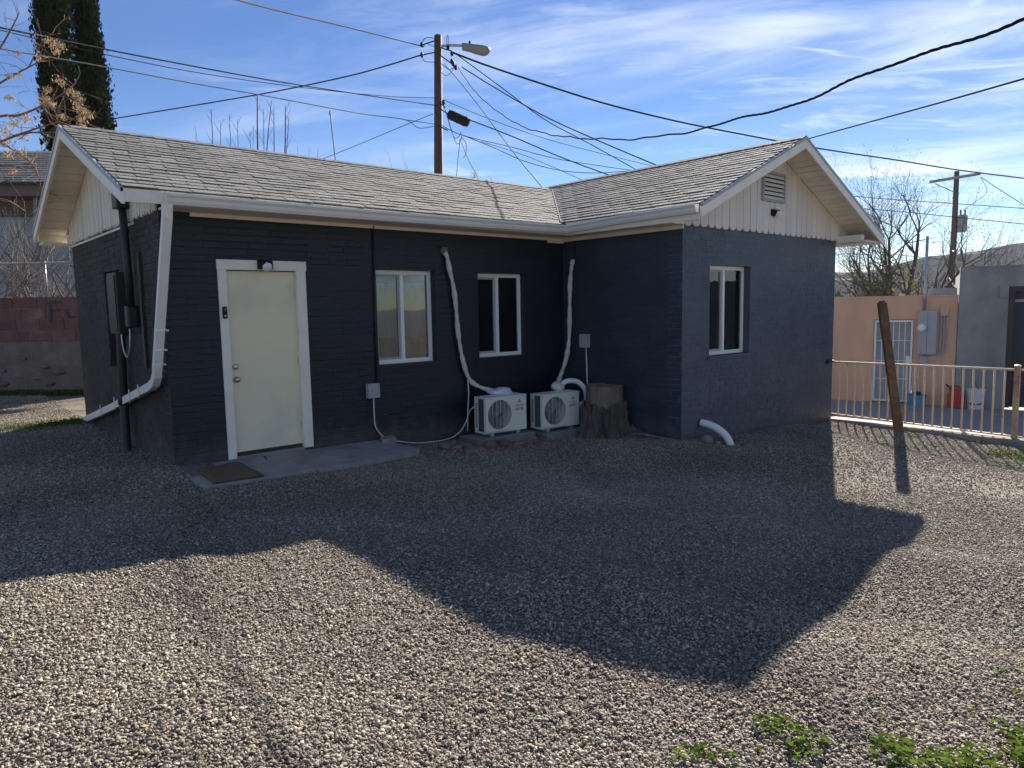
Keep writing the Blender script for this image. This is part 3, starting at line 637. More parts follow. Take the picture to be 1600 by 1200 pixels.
# ---- gable vent
vent = MB(); vx0, vx1, vz0, vz1 = 7.62-L, 8.26-L, 3.07, 3.50
for (a0, a1, b0, b1) in ((vx0, vx1, vz0, vz0+.03), (vx0, vx1, vz1-.03, vz1), (vx0, vx0+.03, vz0+.03, vz1-.03), (vx1-.03, vx1, vz0+.03, vz1-.03)):
    vent.hexa([fr_wing(a0, b0, .02), fr_wing(a1, b0, .02), fr_wing(a1, b0, .065), fr_wing(a0, b0, .065), fr_wing(a0, b1, .02), fr_wing(a1, b1, .02), fr_wing(a1, b1, .065), fr_wing(a0, b1, .065)])
vent = fixn(vent.build('gable_vent', M_greybox, H))
fixn(MB().hexa([fr_wing(vx0+.03, vz0+.03, .026), fr_wing(vx1-.03, vz0+.03, .026), fr_wing(vx1-.03, vz0+.03, .03), fr_wing(vx0+.03, vz0+.03, .03), fr_wing(vx0+.03, vz1-.03, .026), fr_wing(vx1-.03, vz1-.03, .026), fr_wing(vx1-.03, vz1-.03, .03), fr_wing(vx0+.03, vz1-.03, .03)]).build('vent_backing', M_plasticblk, vent))
for i in range(6):
    z = vz0+.035+i*.062
    fixn(MB().hexa([fr_wing(vx0+.031, z, .06), fr_wing(vx1-.031, z, .06), fr_wing(vx1-.031, z+.004, .062), fr_wing(vx0+.031, z+.004, .062), fr_wing(vx0+.031, z+.045, .035), fr_wing(vx1-.031, z+.045, .035), fr_wing(vx1-.031, z+.049, .037), fr_wing(vx0+.031, z+.049, .037)]).build('slat', M_whiteboard, vent))
# ---- lights
def wall_light(fr, a, z, name='security_light'):
    o = fixn(MB().hexa([fr(a-.085, z-.05, .028), fr(a+.085, z-.05, .028), fr(a+.07, z-.045, .10), fr(a-.07, z-.045, .10), fr(a-.085, z+.05, .028), fr(a+.085, z+.05, .028), fr(a+.07, z+.04, .09), fr(a-.07, z+.04, .09)]).build(name, M_plasticblk, H, bevel=.006))
    n = fr(0, 0, 1)-fr(0, 0, 0); c = fr(a, z-.03, .10)
    MB().lathe(c, [(.03, -.02), (.055, -.005), (.05, .012), (.02, .02)], 16, n+Vector((0, 0, -.7))).build('lamp_lens', M_vinyl, o, smooth=True)
    MB().lathe(fr(a, z+.012, .09), [(.014, 0), (.014, .012), (.006, .018)], 10, n).build('motion_sensor', M_vinyl, o)
wall_light(fr_front, 1.05, 2.10); wall_light(fr_wing, 7.98-L, 2.92)
# ---- windows
def window(fr, hole, rec=.10, curtain=False):
    x0, x1, z0, z1 = hole; x0 += .004; x1 -= .004; z0 += .004; z1 -= .004; fw = .052; c = (x0+x1)/2-.01
    def bar(mb, a0, a1, b0, b1, d0, d1): mb.hexa([fr(a0, b0, -d0), fr(a1, b0, -d0), fr(a1, b0, -d1), fr(a0, b0, -d1), fr(a0, b1, -d0), fr(a1, b1, -d0), fr(a1, b1, -d1), fr(a0, b1, -d1)])
    mb = MB()
    for q in ((x0, x1, z0, z0+fw), (x0, x1, z1-fw, z1), (x0, x0+fw, z0+fw, z1-fw), (x1-fw, x1, z0+fw, z1-fw)): bar(mb, *q, rec, rec+.075)
    f = fixn(mb.build('window', M_vinyl, H)); 
    mb = MB(); bar(mb, c-.024, c+.024, z0+fw, z1-fw, rec+.004, rec+.05); fixn(mb.build('mullion', M_vinyl, f))
    mb = MB(); s = .028; a0, a1, b0, b1 = x0+fw, c-.024, z0+fw, z1-fw
    for q in ((a0, a1, b0, b0+s), (a0, a1, b1-s, b1), (a0, a0+s, b0+s, b1-s), (a1-s, a1, b0+s, b1-s)): bar(mb, *q, rec+.028, rec+.055)
    fixn(mb.build('sash', M_greybox, f))
    mb = MB(); bar(mb, a0+s, a1-s, b0+s, b1-s, rec+.040, rec+.044); fixn(mb.build('pane', M_glass, f))
    mb = MB(); bar(mb, c+.024, x1-fw, z0+fw, z1-fw, rec+.020, rec+.024); fixn(mb.build('pane', M_glass, f))
    # rough painted reveal lip on the right and below
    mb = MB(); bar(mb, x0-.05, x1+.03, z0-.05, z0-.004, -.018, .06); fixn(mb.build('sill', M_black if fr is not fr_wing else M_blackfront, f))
    if curtain:
        mb = MB(); k = 30
        for i in range(k):
            u0 = x0+(x1-x0)*i/k; u1 = x0+(x1-x0)*(i+1)/k; e0 = .02*math.sin(i*1.9); e1 = .02*math.sin((i+1)*1.9)
            zt = z1-.16
            mb.hexa([fr(u0, z0+.33, -rec-.14+e0), fr(u1, z0+.33, -rec-.14+e1), fr(u1, z0+.33, -rec-.143+e1), fr(u0, z0+.33, -rec-.143+e0), fr(u0, zt, -rec-.14+e0), fr(u1, zt, -rec-.14+e1), fr(u1, zt, -rec-.143+e1), fr(u0, zt, -rec-.143+e0)])
        fixn(mb.build('curtain', M_curtain, f))
        for q_ in range(5):
            mb = MB(); u0 = x0+(x1-x0)*q_/5; bar(mb, u0+.004, u0+(x1-x0)/5-.004, z0-.1, z0+.34+.02*(q_ % 2), rec+.16, rec+.19); fixn(mb.build('headboard_slat', M_cutwood, f))
    return f
window(fr_front, W1, curtain=True); window(fr_front, W2); window(fr_wing, W3)
# ---- door
dr = fixn(MB().box(.632, 1.418, .035, .075, .012, 2.034).build('door', M_door, H, bevel=.004))
fr_ = MB().box(.54, .632, -.022, .10, -.01, 2.04).box(1.418, 1.53, -.022, .10, .0, 2.04).box(.535, 1.54, -.024, .10, 2.04, 2.148).build('door_frame', M_white, H, bevel=.004)
MB().box(.632, 1.418, -.01, .12, -.03, .008).build('threshold', M_conc, H)
def knob(z, r, long):
    k = MB().lathe((.69, .035, z), [(r*1.2, 0), (r*1.2, .008), (r*.5, .012), (r*.5, long*.5), (r*.95, long*.6), (r, long*.85), (r*.6, long)], 18, (0, -1, 0)).build('door_knob' if long > .04 else 'deadbolt', M_chrome, dr, smooth=True); fixn(k)
knob(.855, .028, .065); knob(.995, .028, .02)
for z in (.25, 1.02, 1.80): MB().tube([(1.421, .026, z-.05), (1.421, .026, z+.05)], .008, 8).build('hinge', M_chrome, dr)
MB().box(.64, 1.41, .028, .035, .014, .05).build('door_sweep', M_blackmetal, dr)
bell = MB().box(.562, .612, -.05, -.0225, 1.52, 1.65).build('doorbell', M_plasticblk, H, bevel=.012)
MB().lathe((.587, -.05, 1.615), [(.016, 0), (.016, .004), (.01, .006)], 14, (0, -1, 0)).build('camera_lens', M_glass, bell)
MB().lathe((.587, -.05, 1.55), [(.013, 0), (.013, .004), (.008, .005)], 14, (0, -1, 0)).build('button', M_greybox, bell)
# ---- gutter (K profile), downspout
def kgutter(path, inward, m, w=.105, h=.105):
    """path: top-back edge points; inward: list of outward unit vectors per point"""
    prof = [(0, -.0), (0, -h), (w*.55, -h), (w*.72, -h*.72), (w*.80, -h*.45), (w, -h*.2), (w, 0), (w-.014, 0), (w-.014, -.012), (w-.006, -.014), (w-.006, -h*.2), (w*.76, -h*.45), (w*.66, -h*.72), (w*.5, -h+.006), (.006, -h+.006), (.006, 0)]
    mb = MB(); n = len(prof)
    for p, o in zip(path, inward):
        for a, b in prof: mb.v.append(Vector(p)+Vector(o)*a+Vector((0, 0, b)))
    for i in range(len(path)-1):
        for k in range(n):
            j = (k+1) % n; mb.f.append((i*n+k, i*n+j, (i+1)*n+j, (i+1)*n+k))
    mb.f.append(tuple(range(n))); mb.f.append(tuple((len(path)-1)*n+k for k in range(n)))
    return mb
gp = [(-.06, EY, EZ-.035), (1.8, EY, EZ-.04), (3.6, EY, EZ-.03), (LX, EY, EZ-.015), (LX, -1.5, LZ-.025), (LX, FY+.02, LZ-.01)]
go_ = [(0, -1, 0), (0, -1, 0), (0, -1, 0), (-1, -1, 0), (-1, 0, 0), (-1, 0, 0)]
gut = fixn(kgutter(gp, go_, M_gutter).build('gutter', M_gutter, H))
MB().box(-.064, -.058, EY-.108, EY, EZ-.145, EZ-.03).build('end_cap', M_gutter, gut)
for i in range(9):
    x = .15+i*.62; MB().box(x, x+.03, EY-.10, EY-.002, EZ-.034, EZ-.022).build('gutter_hanger', M_steel, gut)
def rectpipe(pts, w, d, side):
    """box-section pipe along pts; side = local width vector"""
    mb = MB(); side = Vector(side).normalized(); pts = [Vector(p) for p in pts]
    prof = [(-w/2, -d/2), (-w/6, -d/2), (-w/6+.004, -d/2+.005), (w/6-.004, -d/2+.005), (w/6, -d/2), (w/2, -d/2), (w/2, d/2), (-w/2, d/2)]
    for i, p in enumerate(pts):
        t = (pts[min(i+1, len(pts)-1)]-pts[max(i-1, 0)]).normalized(); b = t.cross(side).normalized(); a = b.cross(t)
        for x, y in prof: mb.v.append(p+a*x+b*y)
    n = len(prof)
    for i in range(len(pts)-1):
        for k in range(n): j = (k+1) % n; mb.f.append((i*n+k, i*n+j, (i+1)*n+j, (i+1)*n+k))
    mb.f.append(tuple(range(n))); mb.f.append(tuple((len(pts)-1)*n+k for k in range(n))); return mb
dsp = fixn(rectpipe([(-.045, EY-.045, EZ-.13), (-.05, EY-.03, 2.5), (-.085, .10, 1.02)], .085, .06, (1, 0, 0)).build('downspout', M_gutter, H))
el = fixn(rectpipe([(-.085, .09, 1.05), (-.085, .13, .95), (-.085, .22, .87), (-.085, .38, .815)], .075, .085, (1, 0, 0)).build('elbow', M_gutter, dsp))
fixn(rectpipe([(-.085, .34, .83), (-.085, 2.2, .43), (-.085, 4.25, .02)], .06, .085, (1, 0, 0)).build('lower_run', M_gutter, dsp))
for z in (1.42, 1.22, 1.07):
    y = -.458+(2.5-z)*.558/1.48*1.0; x = -.05-(2.5-z)*.035/1.48
    MB().box(x-.05, x+.05, y-.037, y-.031, z-.012, z+.012).box(x+.04, x+.075, y-.037, y+.10, z-.012, z+.006).build('strap', M_gutter, dsp)
for y in (.75, 1.15, 1.9, 2.7):
    z = .83-(y-.34)*.206; MB().box(-.128, -.122, y-.012, y+.012, z-.075, z+.075).build('strap', M_gutter, dsp)
# ---- service mast, meter box, panel on the gable wall
mast = MB().tube([(-.085, 1.02, 2.86), (-.085, .97, 2.2), (-.085, .95, 1.68)], .042, 12).build('service_mast', M_blackmetal, H, smooth=True)
MB().box(-.16, -.03, .93, 1.13, 2.74, 2.96).build('mast_head', M_blackmetal, mast, bevel=.01)
MB().box(-.13, -.012, .94, 1.08, 1.44, 1.68).build('meter_socket', M_blackmetal, mast, bevel=.02)
MB().tube(smoothpath([(-.09, 1.04, 1.43), (-.10, 1.06, 1.22), (-.10, 1.2, 1.10), (-.10, 1.36, 1.2), (-.10, 1.4, 1.38)]), .011, 8).build('conduit_loop', M_steel, mast, smooth=True)
pan = MB().box(-.13, -.012, 1.36, 1.78, 1.36, 2.07).build('breaker_panel', M_blackmetal, H, bevel=.008)
MB().box(-.142, -.1305, 1.39, 1.75, 1.40, 2.03).build('panel_door', M_blackmetal, pan, bevel=.004)
MB().tube(smoothpath([(-.085, 1.50, 1.37), (-.085, 1.56, 1.0), (-.085, 1.6, .6), (-.10, 1.55, .35), (-.13, 1.42, .05), (-.15, 1.36, -.06)]), .05, 12).build('lower_conduit', M_blackmetal, H, smooth=True)
MB().tube([(-.085, 1.585, .66), (-.088, 1.6, .52)], .062, 12).build('coupling', M_blackmetal, H, smooth=True)
MB().box(-.035, -.008, .71, .78, 1.0, 2.25).build('conduit', M_blackmetal, H)
MB().box(.06, .08, D-GW[1]-.02+.02, D-GW[0], GW[2], GW[3]).build('boarded_window', M_plasticblk, H)
# ---- front wall conduit and boxes
MB().tube([(2.44, -.018, WT-.05), (2.425, -.018, 1.6), (2.41, -.018, .66)], .012, 8).build('conduit', M_blackmetal, H, smooth=True)
def switchbox(x0, x1, z0, z1, fr, d=.085):
    o = fixn(MB().hexa([fr(x0, z0, .012), fr(x1, z0, .012), fr(x1, z0, d), fr(x0, z0, d), fr(x0, z1, .012), fr(x1, z1, .012), fr(x1, z1, d), fr(x0, z1, d)]).build('disconnect_box', M_greybox, H, bevel=.005))
    c = (x0+x1)/2; fixn(MB().hexa([fr(c-.03, z0+.07, d), fr(c+.05, z0+.07, d), fr(c+.05, z0+.07, d+.012), fr(c-.03, z0+.07, d+.012), fr(c-.03, z0+.12, d), fr(c+.05, z0+.12, d), fr(c+.05, z0+.12, d+.012), fr(c-.03, z0+.12, d+.012)]).build('handle', M_greybox, o)); return o
switchbox(2.25, 2.41, .50, .68, fr_front); switchbox(.41, .57, .97, 1.17, fr_side)
MB().tube([(L-.018, -.28, WT-.06), (L-.018, -.29, 1.24), (L-.03, -.33, 1.11), (L-.03, -.42, 1.10)], .009, 8).build('conduit', M_blackmetal, H, smooth=True)
MB().tube(smoothpath([(2.33, -.06, .51), (2.335, -.05, .3), (2.36, -.04, .12), (2.5, -.05, -.04), (2.7, -.06, -.1), (3.0, -.05, -.16), (3.4, -.06, -.17), (3.6, -.1, -.1), (3.7, -.14, .05), (3.72, -.2, .2), (3.76, -.3, .28)]), .009, 8).build('whip_cable', M_cable, H, smooth=True)
MB().tube([(L-.03, -.5, .98), (L-.03, -.52, .4), (L-.05, -.55, -.05)], .011, 8).build('whip_cable', M_cable, H, smooth=True)
# white drain pipe out of the wing wall
dp = thing('drain_pipe', 'white plastic drain pipe curving from the wing wall to the gravel', 'pipe', (6.25, -2.5, -.3))
MB().tube(smoothpath([(6.17, -2.17, -.035), (6.20, -2.28, -.05), (6.25, -2.42, -.11), (6.29, -2.53, -.21), (6.31, -2.6, -.35)]), .052, 14).build('pipe', M_pvc, dp, smooth=True)
MB().lathe((6.165, -2.195, -.033), [(.06, 0), (.06, .012)], 14, (.2, -1, -.1)).build('collar', M_blackmetal, dp)

# ------------------------------------------------------------------ things on the ground by the house
sb = thing('concrete_step', 'cracked concrete slab step below the cream door', 'slab', (1.2, -.5, -.1))
def slabpiece(pts, zt, zb, par):
    mb = MB(); n = len(pts); jag = []
    for i in range(n):
        a, b = Vector(pts[i]), Vector(pts[(i+1) % n]); k = max(1, int((b-a).length/.12))
        for j in range(k):
            p = a.lerp(b, j/k); e = .008 if j else 0; jag.append(p+Vector((rnd(-e, e), rnd(-e, e))))
    poly = [Vector((p.x, p.y, zb)) for p in jag]; top_ = [Vector((p.x, p.y, zt(p.x, p.y))) for p in jag]
    o = len(jag); mb.v = poly+top_; mb.f = [tuple(range(o))[::-1], tuple(range(o, 2*o))]+[(i, (i+1) % o, o+(i+1) % o, o+i) for i in range(o)]
    return fixn(mb.build('slab_piece', M_conc, par, bevel=.012))
zs_ = lambda x, y: .0+.045*y-.012*x
slabpiece([(-.06, -.005), (-.04, -.55), (-.02, -.93), (.5, -.95), (1.12, -.93), (1.04, -.5), (.86, -.25), (.92, -.026), (.5, -.026)], zs_, -.2, sb)
slabpiece([(1.135, -.93), (1.7, -.9), (2.2, -.84), (2.55, -.72), (2.52, -.5), (2.40, -.012), (1.6, -.012), (1.54, -.03), (.935, -.03), (.875, -.24), (1.055, -.49)], lambda x, y: zs_(x, y)-.006, -.3, sb)
slabpiece([(2.30, -.28), (2.55, -.2), (2.6, -.03), (2.42, -.02)], lambda x, y: .0, -.2, sb)
def doormat():
    c = [Vector((.10, -.30)), Vector((.56, -.22)), Vector((.56, -.92)), Vector((.08, -.90))]
    mb = MB(); k = 10
    for j in range(k+1):
        for i in range(k+1):
            p = c[3].lerp(c[2], i/k).lerp(c[0].lerp(c[1], i/k), j/k); mb.v.append(Vector((p.x, p.y, zs_(p.x, p.y)+.019+rnd(-.002, .002)+.006*math.sin(i*.9))))
    for j in range(k):
        for i in range(k): a_ = j*(k+1)+i; mb.f.append((a_, a_+1, a_+k+2, a_+k+1))
    o = mb.build('doormat', M_mat, smooth=True); s = o.modifiers.new('t', 'SOLIDIFY'); s.thickness = .014; s.offset = -1
    tag(o, 'worn brown coir doormat lying on the slab before the door', 'doormat')
doormat()
def ac_unit(fl, yaw, zb, label, stripes=True):
    t = thing('air_conditioner', label, 'air conditioner', (fl[0]+.34, fl[1]+.13, zb), 'outdoor air-conditioning units by the house')
    c, s = math.cos(yaw), math.sin(yaw); X = Vector((c, s, 0)); Y = Vector((-s, c, 0)); O = Vector((fl[0], fl[1], zb)); Z = Vector((0, 0, 1))
    def q(x, y, z): return O+X*x+Y*y+Z*z
    def bx(x0, x1, y0, y1, z0, z1): return MB().hexa([q(x0, y0, z0), q(x1, y0, z0), q(x1, y1, z0), q(x0, y1, z0), q(x0, y0, z1), q(x1, y0, z1), q(x1, y1, z1), q(x0, y1, z1)])
    w, d, h = .69, .26, .505
    # shell: right block, top, bottom, front ring, left frame
    b = bx(.45, w, 0, d, .02, h-.02); body = fixn(b.build('body', M_ac, t, bevel=.008))
    fixn(bx(-.004, w+.004, -.006, d+.004, h-.02, h).build('lid', M_ac, t, bevel=.006))
    fixn(bx(0, .45, 0, d, .02, .045).build('base_pan', M_ac, t))
    # front panel with round opening
    mb = MB(); n = 40; cx, cz, R = .235, .262, .198; ring = []
    for k in range(n):
        a_ = 2*math.pi*k/n; ring.append((cx+R*math.cos(a_), cz+R*math.sin(a_)))
    outer = []
    x0, x1, z0, z1 = .0, .45, .02, h-.02
    for k in range(n):
        a_ = 2*math.pi*k/n; u, v = math.cos(a_), math.sin(a_)
        tt = min([(x1-cx)/u if u > 1e-6 else 9, (x0-cx)/u if u < -1e-6 else 9, (z1-cz)/v if v > 1e-6 else 9, (z0-cz)/v if v < -1e-6 else 9]); outer.append((cx+u*tt, cz+v*tt))
    for (rr, yy) in ((outer, 0), (ring, 0), (ring, .03)):
        for x, z in rr: mb.v.append(q(x, yy, z))
    for k in range(n):
        j = (k+1) % n; mb.f += [(k, j, n+j, n+k), (n+k, n+j, 2*n+j, 2*n+k)]
    mb.build('front_panel', M_ac, t)
    # grille: rings + vertical ribs, slightly domed
    g_ = MB()
    for rr in [.03+.012*i for i in range(15)]:
        g_.tube([q(cx+rr*math.cos(2*math.pi*k/32), -.012+.02*(rr/R)**2, cz+rr*math.sin(2*math.pi*k/32)) for k in range(33)], .0013, 4, False)
    gr = g_.build('fan_guard', M_acgrille, t)
    r2 = MB()
    for x in (-.13, -.065, 0, .065, .13):
        hh = math.sqrt(R*R-x*x); r2.tube([q(cx+x, -.012, cz-hh), q(cx+x, -.018, cz), q(cx+x, -.012, cz+hh)], .0024, 6)
    r2.build('guard_ribs', M_ac, gr)
    fan = MB()
    for k in range(3):
        a0 = 2*math.pi*k/3+.4; pv = []
        for i in range(7):
            rr = .04+.145*i/6
            for jn, da in enumerate((0, .5, 1.0)): pv.append(q(cx+rr*math.cos(a0+da*(.8+.3*i/6)), .05+.035*jn, cz+rr*math.sin(a0+da*(.8+.3*i/6))))
        fs = []
        for i in range(6):
            for jn in range(2): a_ = i*3+jn; fs.append((a_, a_+1, a_+4, a_+3))
        fan.add(pv, fs)
    fo = fan.build('fan', M_fan, t, smooth=True); MB().lathe(q(cx, .12, cz), [(.045, 0), (.045, .05), (.03, .07), (.0, .075)], 18, -Y).build('hub', M_fan, fo, smooth=True)
    fixn(bx(.012, .45, d-.03, d-.012, .045, h-.02).build('rear_coil', M_accoil, t))
    # left side: corner post, coil, louvre strip
    fixn(bx(0, .012, .0005, .045, .045, h-.02).build('corner_post', M_ac, t)); fixn(bx(.001, .012, .046, .17, .045, h-.02).build('side_coil', M_accoil, t)); fixn(bx(-.002, .012, .17, d, .02, h-.02).build('side_panel', M_ac, t))
    for i in range(12): z = .10+.028*i; fixn(bx(-.004, -.0021, .19, .235, z, z+.014).build('louvre', M_plasticblk, t))
    for (x0, x1) in ((.08, .14), (.52, .58)): fixn(bx(x0, x1, .01, d+.02, -.02, .02).build('foot', M_steel, t))
    if stripes:
        for i in range(8): z = .07+.03*i; fixn(bx(.47, .67, -.0035, -.0004, z, z+.004).build('pressed_rib', M_ac, t))
    # three-diamond emblem and lettering
    em = MB()
    def rhomb(x, z, dx_, dz_, e): a_ = Vector((dx_, dz_)); b_ = Vector((-dz_, dx_)); em.prism([q(x+u, -.0012, z+v) for u, v in e], -Y*.0012)
    zt = .415; xc = .565; r = .034
    for ang in (90, 210, 330):
        a_ = math.radians(ang); u = Vector((math.cos(a_), math.sin(a_))); l_ = Vector((math.cos(a_-math.pi/6), math.sin(a_-math.pi/6)))*r*.58; m_ = Vector((math.cos(a_+math.pi/6), math.sin(a_+math.pi/6)))*r*.58
        c0 = Vector((xc, zt)); pts_ = [c0, c0+l_, c0+u*r, c0+m_]; em.prism([q(p.x, -.0012, p.y) for p in pts_], -Y*.0012)
    fixn(em.build('emblem', M_print, t))
    def text(s_, size, x, z, name, width=None):
        cu = bpy.data.curves.new(name, 'FONT'); cu.body = s_; cu.size = size; cu.align_x = 'CENTER'; cu.extrude = .0004
        ob = bpy.data.objects.new(name, cu); COL.objects.link(ob); bpy.context.view_layer.update()
        me = bpy.data.meshes.new_from_object(ob); bpy.data.objects.remove(ob)
        me.materials.append(M_print); o2 = bpy.data.objects.new(name, me); COL.objects.link(o2)
        wd = max(v.co.x for v in me.vertices)-min(v.co.x for v in me.vertices); k = (width/wd) if width else 1
        for v in me.vertices: v.co.x *= k
        mw = Matrix(((X.x, 0, -Y.x), (X.y, 0, -Y.y), (0, 1, 0))); 
        mw = Matrix(((X.x, Z.x, -Y.x), (X.y, Z.y, -Y.y), (X.z, Z.z, -Y.z))); o2.rotation_euler = mw.to_euler(); o2.location = q(x, -.0016, z); attach(o2, t)
    text('MITSUBISHI', .022, xc, .358, 'lettering', .15)
    fixn(bx(xc-.075, xc+.075, -.0016, -.0004, .343, .346).build('printed_rule', M_print, t))
    text('HEATER', .055, xc, .292, 'lettering', .15)
    return t
ac_unit((3.72, -.54), math.radians(-4), -.105, 'ivory air conditioner under the pipe between the two windows, on a wide block')
ac_unit((4.56, -.745), math.radians(-4), -.125, 'ivory air conditioner standing closest to the tree stump')
def pad(pts, zb, zt, label):
    o = fixn(MB().prism([(x, y, zb) for x, y in pts], (0, 0, zt-zb)).build('concrete_pad', M_conc_d, bevel=.012)); tag(o, label, 'pad', 'concrete blocks under the air conditioners')
pad([(3.53, -.60), (4.50, -.67), (4.53, -.22), (3.56, -.15)], -.32, -.126, 'grey concrete block under the air conditioner nearest the door')
pad([(4.56, -.83), (5.26, -.88), (5.30, -.42), (4.60, -.38)], -.34, -.146, 'grey concrete block under the air conditioner beside the stump')
p1 = thing('refrigerant_pipe', 'taped pipe running down between the two front windows to the air conditioner', 'pipe', (3.6, -.06, .4), 'taped pipes feeding the air conditioners')
pts = smoothpath([(3.50, -.01, 2.33), (3.515, -.055, 2.27), (3.55, -.055, 2.1), (3.61, -.055, 1.86), (3.645, -.055, 1.55), (3.665, -.055, 1.26), (3.72, -.06, .92), (3.80, -.07, .66), (3.88, -.10, .55), (4.02, -.17, .47), (4.12, -.25, .44)])
MB().tube(pts, [.03+.006*math.sin(i*.7)+.004*math.sin(i*2.3) for i in range(len(pts))], 10).build('pipe', M_lineset, p1, smooth=True)
MB().lathe((3.50, -.012, 2.35), [(.05, -.04), (.055, 0), (.04, .05)], 10, (.1, -.3, 1)).build('wall_putty', M_cutwood, p1, smooth=True)
def lump(c, rx, ry, rz, m, name, par, seed, sub=2, amp=.25):
    import bmesh
    bm = bmesh.new(); bmesh.ops.create_icosphere(bm, subdivisions=sub, radius=1); r = random.Random(seed)
    ph = [r.uniform(0, 6) for _ in range(6)]
    for v in bm.verts:
        p = v.co; k = 1+amp*(.5*math.sin(3*p.x+ph[0])*math.cos(2.5*p.y+ph[1])+.35*math.sin(5*p.z+ph[2]+2*p.x)+.3*math.cos(6*p.y+ph[3]))
        v.co = Vector((p.x*rx*k, p.y*ry*k, p.z*rz*k))
    me = bpy.data.meshes.new(name); bm.to_mesh(me); bm.free(); me.materials.append(m)
    me.polygons.foreach_set('use_smooth', [True]*len(me.polygons))
    o = bpy.data.objects.new(name, me); COL.objects.link(o); o.location = c; o.rotation_euler = (rnd(-.3, .3), rnd(-.3, .3), r.uniform(0, 6))
    if par: attach(o, par)
    return o
lump((4.17, -.33, .425), .17, .09, .065, M_foil, 'plastic_wrap', p1, 3, 3, .5).rotation_euler = (0, 0, 0)
MB().tube(smoothpath([(3.80, -.07, .62), (3.815, -.06, .4), (3.80, -.05, .15), (3.79, -.05, -.1)]), .010, 8).build('drain_tube', M_cable, p1, smooth=True)
p2 = thing('refrigerant_pipe', 'taped pipe coming down the inner corner to the air conditioner beside the stump', 'pipe', (5.3, -.4, .4), 'taped pipes feeding the air conditioners')
pts = smoothpath([(L-.01, -.23, 2.27), (L-.045, -.235, 2.2), (L-.05, -.20, 1.95), (L-.05, -.19, 1.67), (L-.06, -.19, 1.35), (L-.09, -.20, 1.05), (L-.2, -.24, .78), (L-.42, -.34, .56), (L-.62, -.48, .46)])
MB().tube(pts, [.032+.006*math.sin(i*.6)+.004*math.sin(i*1.9) for i in range(len(pts))], 10).build('pipe', M_lineset, p2, smooth=True)
lump((L-.64, -.5, .43), .10, .09, .07, M_lineset, 'pipe_fork', p2, 5, 2, .3)
MB().tube(smoothpath([(L-.62, -.50, .42), (L-.5, -.54, .50), (L-.36, -.62, .49), (L-.28, -.70, .38), (L-.30, -.74, .22), (L-.42, -.70, .15)]), .038, 10).build('hose', M_pvc, p2, smooth=True)
for i in range(5): MB().tube([(L-.38+.09*math.cos(a_), -.66, .0+.045*i+.05*math.sin(a_)) for a_ in [j*.524 for j in range(13)]], .014, 6, False).build('coil', M_plasticblk, p2, smooth=True)
# tree stump
def stump():
    t = thing('tree_stump', 'sawn tree stump with ragged bark against the black wall', 'stump', (5.40, -1.13, -.25))
    cx, cy = 5.40, -1.13; mb = MB(); n = 96; lev = [(-.34, .44), (-.27, .385), (-.2, .345), (-.1, .32), (0, .305), (.08, .295), (.15, .288), (.215, .282)]
    r = random.Random(2); ph = [r.uniform(0, 6) for _ in range(8)]
    rid = [(.030 if (k % 4) in (0, 1) else -.012)*r.uniform(.3, 1.2) for k in range(n)]; jag = [r.uniform(-.05, .06) for _ in range(n)]
    for i, (z, rr) in enumerate(lev):
        for k in range(n):
            a_ = 2*math.pi*k/n; fl = max(0, (.0-z))/.35
            q = rr*(1+fl*(.14*math.sin(3*a_+ph[0])+.10*math.sin(5*a_+ph[1])))+rid[(k+int(2*math.sin(z*11+a_*2)))%n]*(1+.4*math.sin(z*17+k))
            mb.v.append(Vector((cx+q*math.cos(a_), cy+q*math.sin(a_), z+(jag[k//3] if i == len(lev)-1 else 0))))
    for i in range(len(lev)-1):
        for k in range(n): j = (k+1) % n; mb.f.append((i*n+k, i*n+j, (i+1)*n+j, (i+1)*n+k))
    mb.build('bark', M_bark, t)
    # sawn upper wood: split blocks with a saw kerf and stepped tops
    for (a0, a1, zt, rr, zb) in ((-2.9, -1.75, .475, .262, .28), (-2.9, -1.6, .285, .268, .05), (-1.75, -.9, .48, .255, .27), (-1.6, -.55, .275, .262, .05), (-.9, .6, .47, .25, .05), (.6, 2.0, .485, .255, .05), (2.0, 3.4, .48, .258, .05)):
        m_ = 7; poly = [Vector((cx, cy, zb))]+[Vector((cx+(rr+r.uniform(-.008, .008))*math.cos(a0+(a1-a0)*k/m_), cy+(rr+r.uniform(-.008, .008))*math.sin(a0+(a1-a0)*k/m_), zb)) for k in range(m_+1)]
        fixn(MB().prism(poly, (0, 0, zt-zb)).build('sawn_block', M_cutwood, t, bevel=.006))
    for ang, ln in ((-.75, .6), (-.1, .3)):
        d = Vector((math.cos(ang), math.sin(ang), 0)); p0 = Vector((cx, cy, -.2))+d*.36
        e = p0+d*ln; 
        if e.x > L-.03: e.x = L-.05
        MB().tube(smoothpath([p0+Vector((0, 0, .05)), p0.lerp(e, .5)+Vector((0, .03, -.01)), e+Vector((0, 0, -.08))], 4), [.07, .065, .06, .055, .05, .045, .04, .035, .03], 8).build('root', M_bark, t, smooth=True)
    return t
stump()
MB().tube(smoothpath([(5.45, -1.55, -.19), (5.5, -1.75, -.17), (5.58, -1.95, -.2), (5.62, -2.1, -.22)]), .022, 7).build('dead_branch', M_cutwood, smooth=True)
tag(bpy.data.objects['dead_branch'], 'pale dead branch lying on the gravel beside the stump', 'branch')
